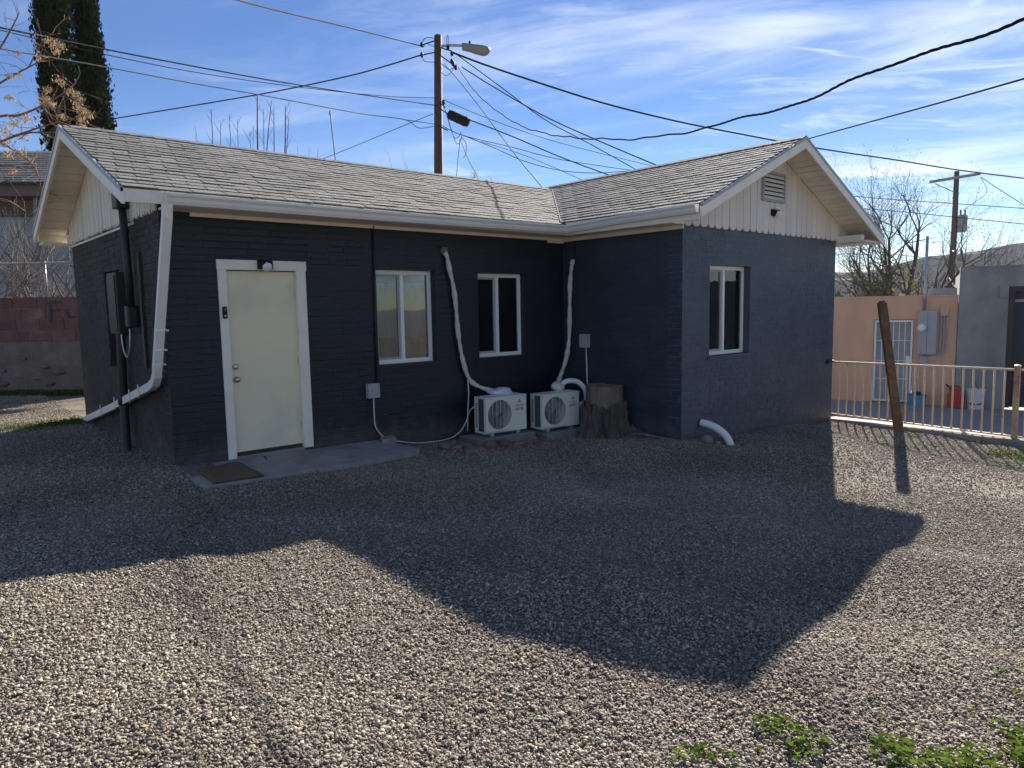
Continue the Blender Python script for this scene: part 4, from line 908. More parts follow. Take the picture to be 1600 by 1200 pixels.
for c, r_, m_, lab in (((6.0, -2.42, -.235), (.105, .085, .075), M_rock, 'round tan boulder at the foot of the wing wall by the white drain pipe'), ((6.13, -2.50, -.285), (.06, .05, .04), M_redrock, 'small brown stone tucked between the round boulder and the white drain pipe')):
    o = lump(c, *r_, m_, 'boulder', None, int(c[0]*100), 2, .14); o.rotation_euler = (0, 0, .4); tag(o, lab, 'rock')
# rubble in front of the first pad
RUB = []
r = random.Random(11)
for i in range(120):
    x = r.gauss(3.75, .45); y = -.85+r.gauss(0, .17)
    if x < 2.75 or x > 4.8 or y > -.62 or y < -1.3: continue
    s_ = r.uniform(.02, .05)*(1.6 if r.random() < .12 else 1); RUB.append((x, y, s_))
for i, (x, y, s_) in enumerate(RUB[:75]):
    o = lump((x, y, gz(x, y)+s_*.2), s_*1.2, s_*.9, s_*.6, M_redrock, 'rubble_stone', None, i, 1, .3)
    tag(o, 'small reddish rubble stone scattered before the air-conditioner block', 'stone', 'loose rubble by the air conditioners')
for i, (x, y, s_, lab) in enumerate(((3.62, -.78, .13, 'largest red stone, lying in front of the air-conditioner block'), (3.86, -.75, .11, 'pale broken stone leaning on the air-conditioner block'), (3.05, -.55, .10, 'flat tan stone between the slab and the air-conditioner block'), (3.3, -.62, .08, 'reddish stone left of the air-conditioner block beside the slab end'))):
    tag(lump((x, y, gz(x, y)+.03), s_, s_*.75, s_*.55, M_redrock if i != 2 else M_rock, 'rubble_rock', None, 40+i, 2, .28), lab, 'rock')

# ------------------------------------------------------------------ right side: kerb, railing, patio, neighbouring buildings
kb = MB(); ys = [-2.17-.35*i for i in range(20)]
kp = [(-.16, -.75), (-.15, -.01), (-.13, .0), (.19, .0), (.20, -.4)]
for y in ys:
    for a_, b_ in kp: kb.v.append(Vector((10.13+a_+rnd(-.006, .006), y, -.425-(.02*(-2.2-y)*.4)+b_+rnd(-.004, .004))))
for i in range(len(ys)-1):
    for k in range(len(kp)-1): kb.f.append((i*5+k, i*5+k+1, (i+1)*5+k+1, (i+1)*5+k))
o = kb.build('kerb', M_conc, kind='structure', label='low concrete kerb below the cream railing')
pt = MB(); pt.quad((10.33, -14, -.50), (19.5, -14, -.922), (18.6, 6, -.88), (10.33, 6, -.50)); pt = fixn(pt.build('patio', M_patio, kind='structure', label='shaded concrete patio behind the railing'))
ra = thing('railing', 'low cream metal railing with thin pickets on the kerb', 'railing', (10.12, -4, -.45))
zt_, zb_ = .55, -.335
MB().tube([(10.02, -2.10, .565), (10.10, -2.13, .563), (10.12, -2.2, zt_), (10.12, -4.88, zt_+.005), (10.14, -8.2, zt_+.0)], .017, 10).build('top_rail', M_rail, ra, smooth=True)
MB().tube([(10.12, -2.2, zb_-.02), (10.12, -4.88, zb_-.09), (10.14, -8.2, zb_-.14)], .013, 8).build('bottom_rail', M_rail, ra, smooth=True)
MB().box(9.90, 10.07, -2.235, -2.205, .55, .585).box(9.87, 9.90, -2.23, -2.192, .525, .61).build('wall_bracket', M_blackmetal, ra)
y = -2.31; i = 0
while y > -8:
    if abs(y+4.88) > .07:
        e = rnd(-.006, .006); MB().tube([(10.12, y, zb_-.02-(-2.2-y)*.026), (10.12+e, y+e, .1), (10.12, y, zt_)], .0135, 6).build('picket', M_rail, ra, smooth=True)
    y -= .1345
post = MB().box(10.085, 10.155, -4.915, -4.845, -.52, .60).build('post', M_railpost, ra, bevel=.006)
MB().box(10.05, 10.19, -4.97, -4.80, -.478, -.468).build('base_plate', M_rust, post)
MB().lathe((10.12, -4.88, .60), [(.045, 0), (.045, .02), (.02, .03)], 12).build('post_cap', M_rail, post)
# leaning rusty post
lp = thing('leaning_post', 'tall rusty steel post leaning beside the cream railing', 'post', (9.83, -3.42, -.5))
b0, b1 = Vector((9.83, -3.42, -.55)), Vector((9.83-.02, -3.09, 1.55)); dd = (b1-b0)
sx = Vector((.62, -.78, 0)); ux = dd.normalized(); uy = ux.cross(sx).normalized(); prof = [(-.075, -.05), (.075, -.05), (.075, .05), (.055, .05), (.055, -.03), (.012, -.03), (.012, .045), (-.012, .045), (-.012, -.03), (-.055, -.03), (-.055, .05), (-.075, .05)]
mb = MB(); K = 9
for i in range(K):
    p = b0+dd*(i/(K-1))
    for a_, b_ in prof: mb.v.append(p+sx*a_*.8*(1+.03*math.sin(i*2))-uy*b_*-1)
for i in range(K-1):
    for k in range(12): j = (k+1) % 12; mb.f.append((i*12+k, i*12+j, (i+1)*12+j, (i+1)*12+k))
mb.f.append(tuple(range(12))); mb.f.append(tuple((K-1)*12+k for k in range(12)))
fixn(mb.build('channel_section', M_rust, lp))
MB().tube([b1+ux*.0, b1+ux*.03], .05, 8).build('torn_end', M_rust, lp)
# neighbour: peach wall with security door, grey rendered shop with dark door
QS = .9; A0, A1 = Vector((14.23, .12, 0)), Vector((15.12, -2.553, 0))
du = (A1-A0).normalized(); nrm = Vector((du.y, -du.x, 0))             # outwards, towards the yard
if nrm.dot(CAM-A0) < 0: nrm = -nrm
pb = thing('peach_building', 'low peach stucco building behind the railing, with a white security door', 'building', (14.7, -1.2, -.7))
La = (A1-A0).length/QS
def fp(base, a, z, c=0): return base+du*a*QS+nrm*c*QS+Vector((0, 0, 1.58+(z-1.58)*QS))
def fbox(base, a0, a1, z0, z1, c0, c1): return MB().hexa([fp(base, a0, z0, c1), fp(base, a1, z0, c1), fp(base, a1, z0, c0), fp(base, a0, z0, c0), fp(base, a0, z1, c1), fp(base, a1, z1, c1), fp(base, a1, z1, c0), fp(base, a0, z1, c0)])
ZP = -.94
mb = MB(); E0 = -3.0
for q in ((E0, 1.36, ZP-.2, 1.66), (1.36, 2.235, 1.12, 1.66), (2.235, La, ZP-.2, 1.66)): 
    b_ = fbox(A0, q[0], q[1], q[2], q[3], -.25, 0); mb.add(b_.v, b_.f)
fixn(mb.build('wall', M_orange, pb)); fixn(fbox(A0, E0, La, 1.661, 1.70, -.28, .012).build('coping', M_orange, pb))
fixn(fbox(A0, E0, La, ZP, 1.5, -4.0, -3.8).build('wall', M_orange, pb)); fixn(fbox(A0, E0, La, 1.45, 1.55, -3.79, -.26).build('roof', M_conc, pb))
sd = fixn(fbox(A0, 1.37, 2.225, ZP+.02, 1.11, -.12, -.08).build('door', M_greybox, pb))
sf = MB()
for (a0, a1, z0, z1) in ((1.375, 1.42, ZP+.02, 1.10), (2.175, 2.22, ZP+.02, 1.10), (1.42, 2.175, ZP+.02, ZP+.07), (1.42, 2.175, 1.055, 1.10)):
    b_ = fbox(A0, a0, a1, z0, z1, -.03, .01); sf.add(b_.v, b_.f)
sf = fixn(sf.build('security_gate', M_vinyl, pb))
for i in range(5):
    a_ = 1.42+.755*(i+1)/6; fixn(fbox(A0, a_-.008, a_+.008, ZP+.07, 1.055, -.02, -.004).build('gate_bar', M_vinyl, sf))
for z in (-.35, .1, .6): fixn(fbox(A0, 1.42, 2.175, z-.008, z+.008, -.0195, .0).build('gate_bar', M_vinyl, sf))
fixn(fbox(A0, 2.08, 2.17, .02, .22, -.01, .012).build('lock_plate', M_vinyl, sf))
mbx = fixn(fbox(A0, 2.32, 2.72, .28, 1.33, .0, .16).build('electric_panel', M_greybox, pb, bevel=.01))
fixn(fbox(A0, 2.515, 2.52, .30, 1.31, .16, .165).build('seam', M_blackmetal, mbx)); fixn(MB().lathe(fp(A0, 2.40, .92, .16), [(.085, 0), (.085, .05), (.07, .09), (.05, .10)], 20, nrm).build('meter', M_vinyl, mbx, smooth=True))
fixn(fbox(A0, 2.38, 2.54, .0, .22, 0, .10).build('junction_box', M_greybox, pb)); fixn(fbox(A0, 2.78, 2.94, 1.20, 1.44, 0, .08).build('junction_box', M_orange, pb))
for a_ in (2.80, 2.86, 2.92): MB().tube(smoothpath([fp(A0, a_, 1.2, .05), fp(A0, a_, .45+.1*(a_-2.8), .05), fp(A0, a_-.06, .30, .05), fp(A0, a_-.3, .26, .05), fp(A0, 2.56, .22, .05)]), .014, 6).build('conduit', M_greybox, pb, smooth=True)
MB().tube([fp(A0, 2.44, 1.33, .06), fp(A0, 2.44, 1.8, .05), fp(A0, 2.44, 3.1, .03)], .03, 8).build('riser_mast', M_steel, pb, smooth=True)
MB().tube(smoothpath([fp(A0, 2.42, 0, .04), fp(A0, 2.36, -.3, .03), fp(A0, 2.40, -.7, .05), fp(A0, 2.42, -.9, .1)]), .010, 6).build('hanging_cord', M_cable, pb, smooth=True)
fixn(fbox(A0, 2.5, 3.1, 1.70, 1.86, -.5, -.1).build('parapet_patch', M_siding, pb))
gb = thing('grey_building', 'taller grey cement-rendered building at the right edge with a dark doorway', 'building', (15.7, -4.3, -.7))
G0 = A1+nrm*.05
mb = MB()
for q in ((0.01, .98, ZP-.2, 2.30), (.98, 3.4, 1.86, 2.30), (3.4, 8, ZP-.2, 2.30)):
    b_ = fbox(G0, q[0], q[1], q[2], q[3], -.3, 0); mb.add(b_.v, b_.f)
fixn(mb.build('wall', M_grey, gb)); fixn(fbox(G0, .01, 8, 2.301, 2.34, -.32, .015).build('coping', M_grey, gb))
fixn(fbox(G0, .012, .25, ZP, 2.2, -4, -.31).build('side_wall', M_grey, gb)); fixn(fbox(G0, .26, 8, 2.15, 2.25, -4, -.31).build('roof', M_conc, gb))
gd = fixn(fbox(G0, 1.10, 3.3, ZP, 1.74, -.2, -.16).build('door', M_darkdoor, gb))
for i in range(4): fixn(fbox(G0, 1.10, 3.3, ZP+.35+.55*i, ZP+.37+.55*i, -.16, -.145).build('door_rail', M_blackmetal, gd))
fixn(fbox(G0, 2.0, 2.03, ZP, 1.5, -.16, -.14).build('door_stile', M_blackmetal, gd)); fixn(fbox(G0, 1.10, 3.3, 1.50, 1.56, -.16, -.12).build('transom', M_greybox, gd))
mb = MB(); 
for q in ((.985, 1.10, ZP, 1.74), (.985, 3.4, 1.74, 1.855), (3.3, 3.4, ZP, 1.74)):
    b_ = fbox(G0, *q, -.22, .012); mb.add(b_.v, b_.f)
fixn(mb.build('door_frame', M_brownwood, gb)); fixn(fbox(G0, .80, .97, 1.60, 1.86, 0, .05).build('lintel_end', M_grey, gb))
# things standing on the patio
def tub(name, label, cat, c, r0, r1, h, m, extra=None):
    t = thing(name, label, cat, c); c = Vector(c)
    MB().lathe(c, [(r0, 0), (r1, h), (r1+.008, h), (r1+.008, h-.025), (r1-.006, h-.004), (r0-.008, .012)], 24, cap=True).build('body', m, t, smooth=False)
    MB().tube([c+Vector(((r1+.004)*math.cos(a_)*.94, (r1+.004)*math.sin(a_)*.3, h-.02+.16*math.sin(a_))) for a_ in [math.pi*k/12 for k in range(13)]], .006, 6).build('handle', M_blackmetal if m != M_blue else m, t); return t
def zpat(p): return -.5-(p.x-10.33)*.046+.006
p = fp(A0, 2.36, 0, .42); p.z = zpat(p); tub('blue_bucket', 'light blue bucket with a pump standing by the security door', 'bucket', p, .17, .185, .24, M_blue)
bb = bpy.data.objects['blue_bucket']; MB().box(p.x-.06, p.x+.06, p.y-.06, p.y+.06, p.z+.2, p.z+.30).build('pump', M_blackmetal, bb)
p = fp(A1, .02, 0, .45); p.z = zpat(p)
gc = thing('fuel_can', 'red plastic fuel can beside the white bucket', 'fuel can', p)
mb = MB(); a_, b_ = du*.14, nrm*.10
prof = [(1, 0), (1, .30), (.75, .37), (.3, .40)]
for k, z in prof:
    for sx_, sy_ in ((-1, -1), (1, -1), (1, 1), (-1, 1)): mb.v.append(p+a_*sx_*k+b_*sy_*max(k, .5)+Vector((0, 0, z)))
for i in range(3):
    for k in range(4): j = (k+1) % 4; mb.f.append((i*4+k, i*4+j, (i+1)*4+j, (i+1)*4+k))
mb.f += [(3, 2, 1, 0), (12, 13, 14, 15)]; fixn(mb.build('body', M_red, gc, bevel=.02))
MB().tube(smoothpath([p-du*.1+Vector((0, 0, .36)), p-du*.09+Vector((0, 0, .45)), p+du*.06+Vector((0, 0, .45)), p+du*.1+Vector((0, 0, .35))]), .018, 8).build('handle', M_red, gc, smooth=True)
MB().tube([p-du*.06+Vector((0, 0, .38)), p-du*.18+nrm*.0+Vector((0, 0, .5))], .016, 8).build('spout', M_blackmetal, gc)
p = fp(A1, .42, 0, .42); p.z = zpat(p); wb = tub('white_bucket', 'dirty white bucket with black marks in front of the grey building', 'bucket', p, .14, .17, .42, M_bucket)
n_ = (CAM-p); n_.z = 0; n_.normalize(); tt = Vector((-n_.y, n_.x, 0))
mb = MB(); mb.prism([p+n_*.172+tt*a_+Vector((0, 0, b_)) for a_, b_ in ((.0, .10), (-.06, .22), (-.05, .13), (-.11, .15), (-.09, .10))], n_*.002); mb.prism([p+n_*.172+tt*a_+Vector((0, 0, b_)) for a_, b_ in ((.13, .12), (.12, .16), (.02, .115), (.02, .10))], n_*.002)
fixn(mb.build('black_mark', M_print, wb))

# ------------------------------------------------------------------ left side: block wall, chain link, house beyond
B0 = Vector((-.58, 9.03, 0)); bu_ = Vector((.753, -.658, 0)).normalized(); bn_ = Vector((-.658, -.753, 0)).normalized()
def bp(a, z, c=0): return B0+bu_*a+bn_*c+Vector((0, 0, z))
bw = thing('block_wall', 'old boundary wall of red-brown blocks on rendered rubble left of the house', 'wall', (B0.x, B0.y, .05))
def bbox(a0, a1, z0, z1, c0, c1): return MB().hexa([bp(a0, z0, c1), bp(a1, z0, c1), bp(a1, z0, c0), bp(a0, z0, c0), bp(a0, z1, c1), bp(a1, z1, c1), bp(a1, z1, c0), bp(a0, z1, c0)])
# lumpy rubble base
mb = MB(); nx, nz = 90, 16
for j in range(nz+1):
    for i in range(nx+1):
        a_ = -5+7.3*i/nx; z = -.1+1.2*j/nz; mb.v.append(bp(a_, z, .03+.035*math.sin(a_*5.1+2*math.sin(z*4))*math.cos(z*6+a_)+rnd(-.008, .008)+.05*(1-j/nz)))
for j in range(nz):
    for i in range(nx): k = j*(nx+1)+i; mb.f.append((k, k+1, k+nx+2, k+nx+1))
fixn(mb.build('rubble_base', M_rubble, bw, smooth=True))
fixn(bbox(-5, 2.3, -.1, 1.93, -.2, -.012).build('core', M_mortar, bw))
for j in range(4):
    z = 1.10+.212*j; a_ = -5-(j % 2)*.24
    while a_ < 2.2:
        w = .455*rnd(.96, 1.04); 
        if rnd(0, 1) < .08: w *= .4
        fixn(bbox(a_+.006, a_+w-.006, z+.005, z+.205, -.1, rnd(-.003, .005)).build('block', M_block, bw)); a_ += w
for i, (a_, z, s_) in enumerate(((-.05, .42, .10), (.12, .55, .07), (.45, .45, .16), (.95, .62, .09), (1.20, .52, .12), (.75, .40, .10), (.1, .30, .14), (1.0, .30, .11), (-.35, .5, .12), (-.6, .35, .1), (.55, .78, .06))):
    o = lump(bp(a_, z, .06), s_, .035, s_*.45, M_redrock, 'stone', bw, 80+i, 2, .25); o.rotation_euler = (0, 0, math.atan2(bu_.y, bu_.x))
# sprayed letters on the blocks
mb = MB()
def stroke(a0, z0, a1, z1, w=.022):
    p0, p1 = Vector((a0, z0)), Vector((a1, z1)); d_ = (p1-p0).normalized(); n2 = Vector((-d_.y, d_.x))*w
    mb.prism([bp(*(p0+n2), .0075), bp(*(p0-n2), .0075), bp(*(p1-n2), .0075), bp(*(p1+n2), .0075)], bn_*.0015)
stroke(1.13, 1.84, 1.10, 1.46); stroke(1.06, 1.83, 1.36, 1.84); stroke(1.11, 1.68, 1.29, 1.70); stroke(1.40, 1.70, 1.46, 1.55); stroke(1.46, 1.55, 1.60, 1.56)
fixn(mb.build('graffiti', M_print, bw))
cf = thing('chain_link_fence', 'rusty chain-link fence on top of the block wall', 'fence', (B0.x, B0.y, 1.95))
MB().tube([bp(-5, 2.60, -.1), bp(2.3, 2.59, -.1)], .02, 8).build('top_rail', M_link, cf, smooth=True)
for a_ in (-3.2, -.85, 1.0, 2.25): MB().tube([bp(a_, 1.9, -.1), bp(a_, 2.62, -.1)], .024, 8).build('post', M_link, cf, smooth=True)
mb = MB(); st = .062; h = .64
for s_ in (1, -1):
    a_ = -5.5
    while a_ < 2.2:
        mb.tube([bp(a_, 1.95, -.1+.004*s_), bp(a_+s_*h*.9, 1.95+h, -.1+.004*s_)], .0026, 3, False); a_ += st
mb.build('wire_mesh', M_link, cf)

# generic branching plants -------------------------------------------------
def grow(mb, p, d, ln, r, lev, rg, tips, spread=.6, up=.15, kids=(2, 4), shrink=.68, seg=4, wob=.18, sides=5):
    pts = [p.copy()]; rad = [r]; d = d.normalized()
    for i in range(seg):
        d = (d+Vector((rg.uniform(-wob, wob), rg.uniform(-wob, wob), rg.uniform(-wob, wob)+up*.3))).normalized()
        p = p+d*(ln/seg); pts.append(p.copy()); rad.append(max(r*(1-.5*(i+1)/seg), .0025))
    mb.tube(pts, rad, sides if lev > 1 else 4, True)
    if lev <= 0: tips.append((p.copy(), d.copy())); return
    n = rg.randint(*kids)
    for k in range(n):
        i = rg.randint(max(1, seg//2), seg) if k else seg
        ax = Vector((rg.uniform(-1, 1), rg.uniform(-1, 1), rg.uniform(-1, 1)))
        nd = (d+ax.cross(d).normalized()*spread*rg.uniform(.6, 1.3)+Vector((0, 0, up))).normalized()
        grow(mb, pts[i], nd, ln*shrink*rg.uniform(.75, 1.2), rad[i]*.72, lev-1, rg, tips, spread, up, kids, shrink, seg, wob, sides)
        if lev > 1 and rg.random() < .5: tips.append((pts[i].copy(), nd.copy()))
def leafcloud(tips, per, rad, size, rg, droop=0):
    mb = MB()
    for p, d in tips:
        for _ in range(per):
            c = p+Vector((rg.gauss(0, rad), rg.gauss(0, rad), rg.gauss(0, rad)-droop)); a_ = Vector((rg.uniform(-1, 1), rg.uniform(-1, 1), rg.uniform(-1, 1))).normalized(); b_ = a_.orthogonal().normalized(); s_ = size*rg.uniform(.6, 1.4)
            mb.add([c-a_*s_, c+b_*s_*.5, c+a_*s_, c-b_*s_*.5], [(0, 1, 2, 3)])
    return mb
def tree(name, label, base, stems, lev, bark, leaf=None, per=0, lrad=.1, lsize=.04, seed=1, group=None, **kw):
    t = thing(name, label, 'tree', base, group); rg = random.Random(seed); tips = []
    tr = MB(); cr = MB()
    for (d, ln, r, frac) in stems:
        d = Vector(d).normalized(); p = Vector(base); pts = [p.copy()]; rad = [r]; n = 6
        for i in range(n):
            d = (d+Vector((rg.uniform(-.12, .12), rg.uniform(-.12, .12), .05))).normalized(); p = p+d*(ln/n); pts.append(p.copy()); rad.append(r*(1-.55*(i+1)/n))
        tr.tube(pts, rad, 9)
        for i in range(2, n+1):
            for _ in range(2 if i < n else 3):
                ax = Vector((rg.uniform(-1, 1), rg.uniform(-1, 1), rg.uniform(-.3, 1))); nd = (d*.8+ax.normalized()*.85).normalized()
                grow(cr, pts[i], nd, ln*frac*rg.uniform(.7, 1.2), rad[i]*.6, lev, rg, tips, **kw)
    tr.build('trunk', bark, t, smooth=True); c = cr.build('crown', bark, t)
    if leaf and per: leafcloud(tips, per, lrad, lsize, rg).build('leaves', leaf, t)
    return t, tips
def gpos(px, depth_, z): p = at(px, 480, depth_); p.z = z; return p

# shrub with arching stems behind the chain-link
sh = thing('bare_shrub', 'tangled leafless shrub behind the chain-link fence', 'shrub', bp(.4, 1.0, -.9)); rg = random.Random(4); mb = MB(); tips = []
for i in range(64):
    p = bp(rg.uniform(-1.9, 1.9), .9, -rg.uniform(.5, 1.2)); d = Vector((rg.uniform(-.5, .9), rg.uniform(-.5, .3), 1.4)); grow(mb, p, d, rg.uniform(1.2, 2.0), rg.uniform(.015, .032), 2, rg, tips, .55, .0, (2, 3), .66, 5, .2)
mb.build('branches', M_greybark, sh)
# the house beyond
nh = thing('neighbour_house', 'pale neighbouring house with a grey shingled roof behind the block wall', 'house', at(0, 600, 19))
def nb(px0, px1, py0, py1, d0, d1): 
    a0, a1 = at(px0, py1, d0), at(px1, py1, d0); t0, t1 = at(px0, py0, d0), at(px1, py0, d0); off = Vector((CF.x, CF.y, 0)).normalized()*d1
    return MB().hexa([a0, a1, a1+off, a0+off, t0, t1, t1+off, t0+off])
fixn(nb(-260, 230, 338, 640, 19, 5).build('wall', M_siding, nh))
for k in range(12): fixn(nb(-260, 230, 344+k*9, 351.5+k*9, 18.98, .018).build('siding_board', M_siding, nh))
fixn(nb(-260, 230, 306, 338, 18.9, .3).build('louvre_screen', M_screen, nh))
for k in range(6): fixn(nb(-258, 228, 309+k*5, 311+k*5, 18.86, .03).build('louvre', M_brown, nh))
fixn(nb(52, 58, 304, 402, 18.8, .09).build('porch_post', M_siding, nh))
fixn(nb(-280, 235, 288, 306, 18.4, .5).build('eave_board', M_brown, nh))
e0, e1 = at(-285, 288, 18.3), at(238, 288, 18.3); r0, r1 = at(-285, 240, 21), at(238, 240, 21)
nroof = fixn(MB().hexa([e0, e1, r1, r0, e0+Vector((0, 0, .06)), e1+Vector((0, 0, .06)), r1+Vector((0, 0, .06)), r0+Vector((0, 0, .06))]).build('roof', M_deck, nh))
PIECES['nshingle'] = []
ue = (e1-e0).normalized(); ve = (r0-e0); ve = (ve-ue*ve.dot(ue)); lv = ve.length; frn = frame(e0+Vector((0, 0, .06)), ue, ve)
rows = int(lv/.2)
for i in range(rows):
    x = -(i % 2)*.2
    while x < (e1-e0).length:
        a_, b_ = max(x, 0), x+.395; x += .4; PIECES['nshingle'].append((1 if 3.2 < a_ < 7.6 else 0, nroof, M_shingle, frn, (a_+b_)/2, (i+.5)*lv/rows, b_-a_, lv/rows, .012, 'n'))
PIECES['shingle'] = PIECES['nshingle']; place_pieces('shingle', 150, unit_shingle, None, 'far_shingles')

# cypresses
def cypress(label, px, d, w, topz, basez, lean, seed, cone):
    base = gpos(px, d, basez); t = thing('cypress', label, 'tree', base, 'two tall cypresses behind the house'); rg = random.Random(seed)
    H_ = topz-basez; axis = lambda z: base+CR*lean*((z-basez)/H_)
    MB().tube([base, axis(basez+H_*.5)+Vector((0, 0, H_*.5)), axis(topz)+Vector((0, 0, H_*.98))], [.22, .13, .02], 8).build('trunk', M_greybark, t)
    mb = MB()
    # overlapping upright sprays: each a tuft of small pointed leaves
    ntuft = 1500
    for i in range(ntuft):
        f = rg.random()**.9; z = basez+.3+f*(H_-.3); prof = w*(cone(f)); a_ = rg.uniform(0, 6.283)
        lob = 1+.10*math.sin(3*a_+z*.7+seed)+.08*math.sin(7*a_-z*1.9)
        rr = prof*lob*rg.uniform(.72, 1.03); c = axis(z)+Vector((rr*math.cos(a_), rr*math.sin(a_), 0)); c.z = z
        outw = Vector((math.cos(a_), math.sin(a_), 0)); tall = rg.uniform(.45, .95)
        for k in range(13):
            h_ = rg.random(); p_ = c+outw*rg.gauss(0, .07)+Vector((rg.gauss(0, .075), rg.gauss(0, .075), h_*tall-.3))*1
            dirv = (Vector((0, 0, 1))+outw*rg.uniform(-.05, .45)+Vector((rg.gauss(0, .25), rg.gauss(0, .25), 0))).normalized(); sd_ = dirv.cross(Vector((rg.gauss(0, 1), rg.gauss(0, 1), rg.gauss(0, .4)))).normalized(); l_ = rg.uniform(.09, .22); q_ = l_*.28
            mb.add([p_-dirv*l_*.5, p_+sd_*q_, p_+dirv*l_*.6, p_-sd_*q_], [(0, 1, 2, 3)])
    mb.build('crown', L_cyp, t)
    # inner dark mass so the sky does not shine through the middle
    prof_ = [(max(.03, w*.80*cone(i/14)), .3+i/14*(H_-.6)) for i in range(15)]
    mc = MB(); n = 16
    for r_, h_ in prof_:
        c = axis(basez+h_)
        for k in range(n): a_ = 2*math.pi*k/n; q = r_*(1+.14*math.sin(3*a_+h_*.9)+rg.uniform(-.08, .08)); mc.v.append(Vector((c.x+q*math.cos(a_), c.y+q*math.sin(a_), basez+h_)))
    for i in range(14):
        for k in range(n): j = (k+1) % n; mc.f.append((i*n+k, i*n+j, (i+1)*n+j, (i+1)*n+k))
    mc.build('inner_foliage', L_cyp, t)
cypress('left of the two dark cypresses, straight and broad', 117, 30, .56, 19, .5, .05, 1, lambda f: (.75+.3*math.sin(min(f*3, 1.57)))*(1-.0*f) if f < .8 else 1.05*max(.05, 1-((f-.8)/.2)**2))
cypress('right of the two dark cypresses, narrowing upwards', 180, 31.5, .80, 16.4, .5, -.35, 2, lambda f: 1.02*(1-.60*max(0, f-.25)/.75) if f < .9 else .49*max(.05, 1-((f-.9)/.1)**2))

# dry seed tree reaching in from the left
st = thing('seed_tree', 'leafless tree with tan seed clusters reaching in from the left', 'tree', gpos(-190, 10.5, .1))
rg = random.Random(9); trunk = MB(); cr = MB(); tips = []
b0 = gpos(-190, 10.5, .0); f1 = at(-170, 330, 10.5)
trunk.tube(smoothpath([b0, b0.lerp(f1, .5)+Vector((.08, 0, 0)), f1], 5), [.16-.007*i for i in range(11)], 9); trunk.build('trunk', M_greybark, st, smooth=True)
BR = [([(-170, 330, 10.5), (-90, 270, 10.2), (0, 222, 9.9), (60, 200, 9.7), (92, 190, 9.6)], .024), ([(-170, 330, 10.5), (-80, 190, 10.3), (0, 130, 10), (45, 105, 9.9), (75, 90, 9.8)], .022),
      ([(-90, 270, 10.2), (-20, 190, 10), (30, 180, 9.8), (66, 165, 9.7), (100, 145, 9.6), (118, 130, 9.6)], .022), ([(0, 222, 9.9), (40, 208, 9.6), (90, 206, 9.4), (130, 190, 9.3)], .016),
      ([(-80, 190, 10.3), (-10, 90, 10.2), (15, 50, 10.1), (30, 20, 10)], .02), ([(45, 105, 9.9), (60, 75, 9.8), (70, 60, 9.8), (82, 52, 9.7)], .010),
      ([(0, 222, 9.9), (30, 240, 9.7), (55, 262, 9.6), (66, 300, 9.5)], .012), ([(-90, 270, 10.2), (-20, 260, 10), (20, 258, 9.8), (50, 255, 9.7)], .016), ([(66, 165, 9.7), (80, 180, 9.6), (110, 186, 9.5), (135, 178, 9.5)], .010),
      ([(-170, 330, 10.5), (-60, 320, 10.2), (0, 310, 9.9), (40, 330, 9.7)], .018), ([(-60, 320, 10.2), (0, 285, 9.9), (35, 282, 9.8)], .012)]
for pts_, r_ in BR:
    pp = smoothpath([at(*q) for q in pts_], 4); cr.tube(pp, [max(.004, r_*(1-.8*i/len(pp))) for i in range(len(pp))], 6)
    for i in range(2, len(pp)):
        for _ in range(1):
            d = Vector((rg.uniform(-1, 1), rg.uniform(-1, 1), rg.uniform(-.4, 1))); grow(cr, pp[i], d, rg.uniform(.12, .33), .0045, 1, rg, tips, .6, .1, (1, 3), .6, 3, .25)
cr.build('crown', M_twigred, st)
sc_ = MB()
CL = [(80, 63, .10), (92, 70, .10), (88, 80, .06), (75, 138, .07), (72, 155, .09), (80, 160, .08), (93, 125, .09), (113, 142, .09), (123, 152, .08), (121, 165, .09), (130, 172, .09), (98, 180, .08), (140, 178, .08), (126, 185, .08), (20, 190, .10), (42, 183, .12), (8, 205, .10), (35, 212, .09), (15, 150, .06), (12, 240, .08), (35, 236, .08), (26, 80, .05), (17, 118, .06), (20, 265, .07), (8, 222, .08), (130, 195, .05), (30, 115, .05), (60, 88, .04)]
for (x, y_, s_) in CL:
    c = at(x, y_, rg.uniform(9.4, 9.8))
    for _ in range(int(340*s_/.09*.24)):
        p_ = c+Vector((rg.gauss(0, s_*.42), rg.gauss(0, s_*.42), rg.gauss(0, s_*.33)-.02)); a_ = Vector((rg.uniform(-1, 1), rg.uniform(-1, 1), rg.uniform(-1.5, .3))).normalized(); b_ = a_.orthogonal().normalized(); l_ = rg.uniform(.012, .026)
        sc_.add([p_-a_*l_, p_+b_*l_*.4, p_+a_*l_, p_-b_*l_*.4], [(0, 1, 2, 3)])
sc_.build('seed_clusters', L_seed, st)

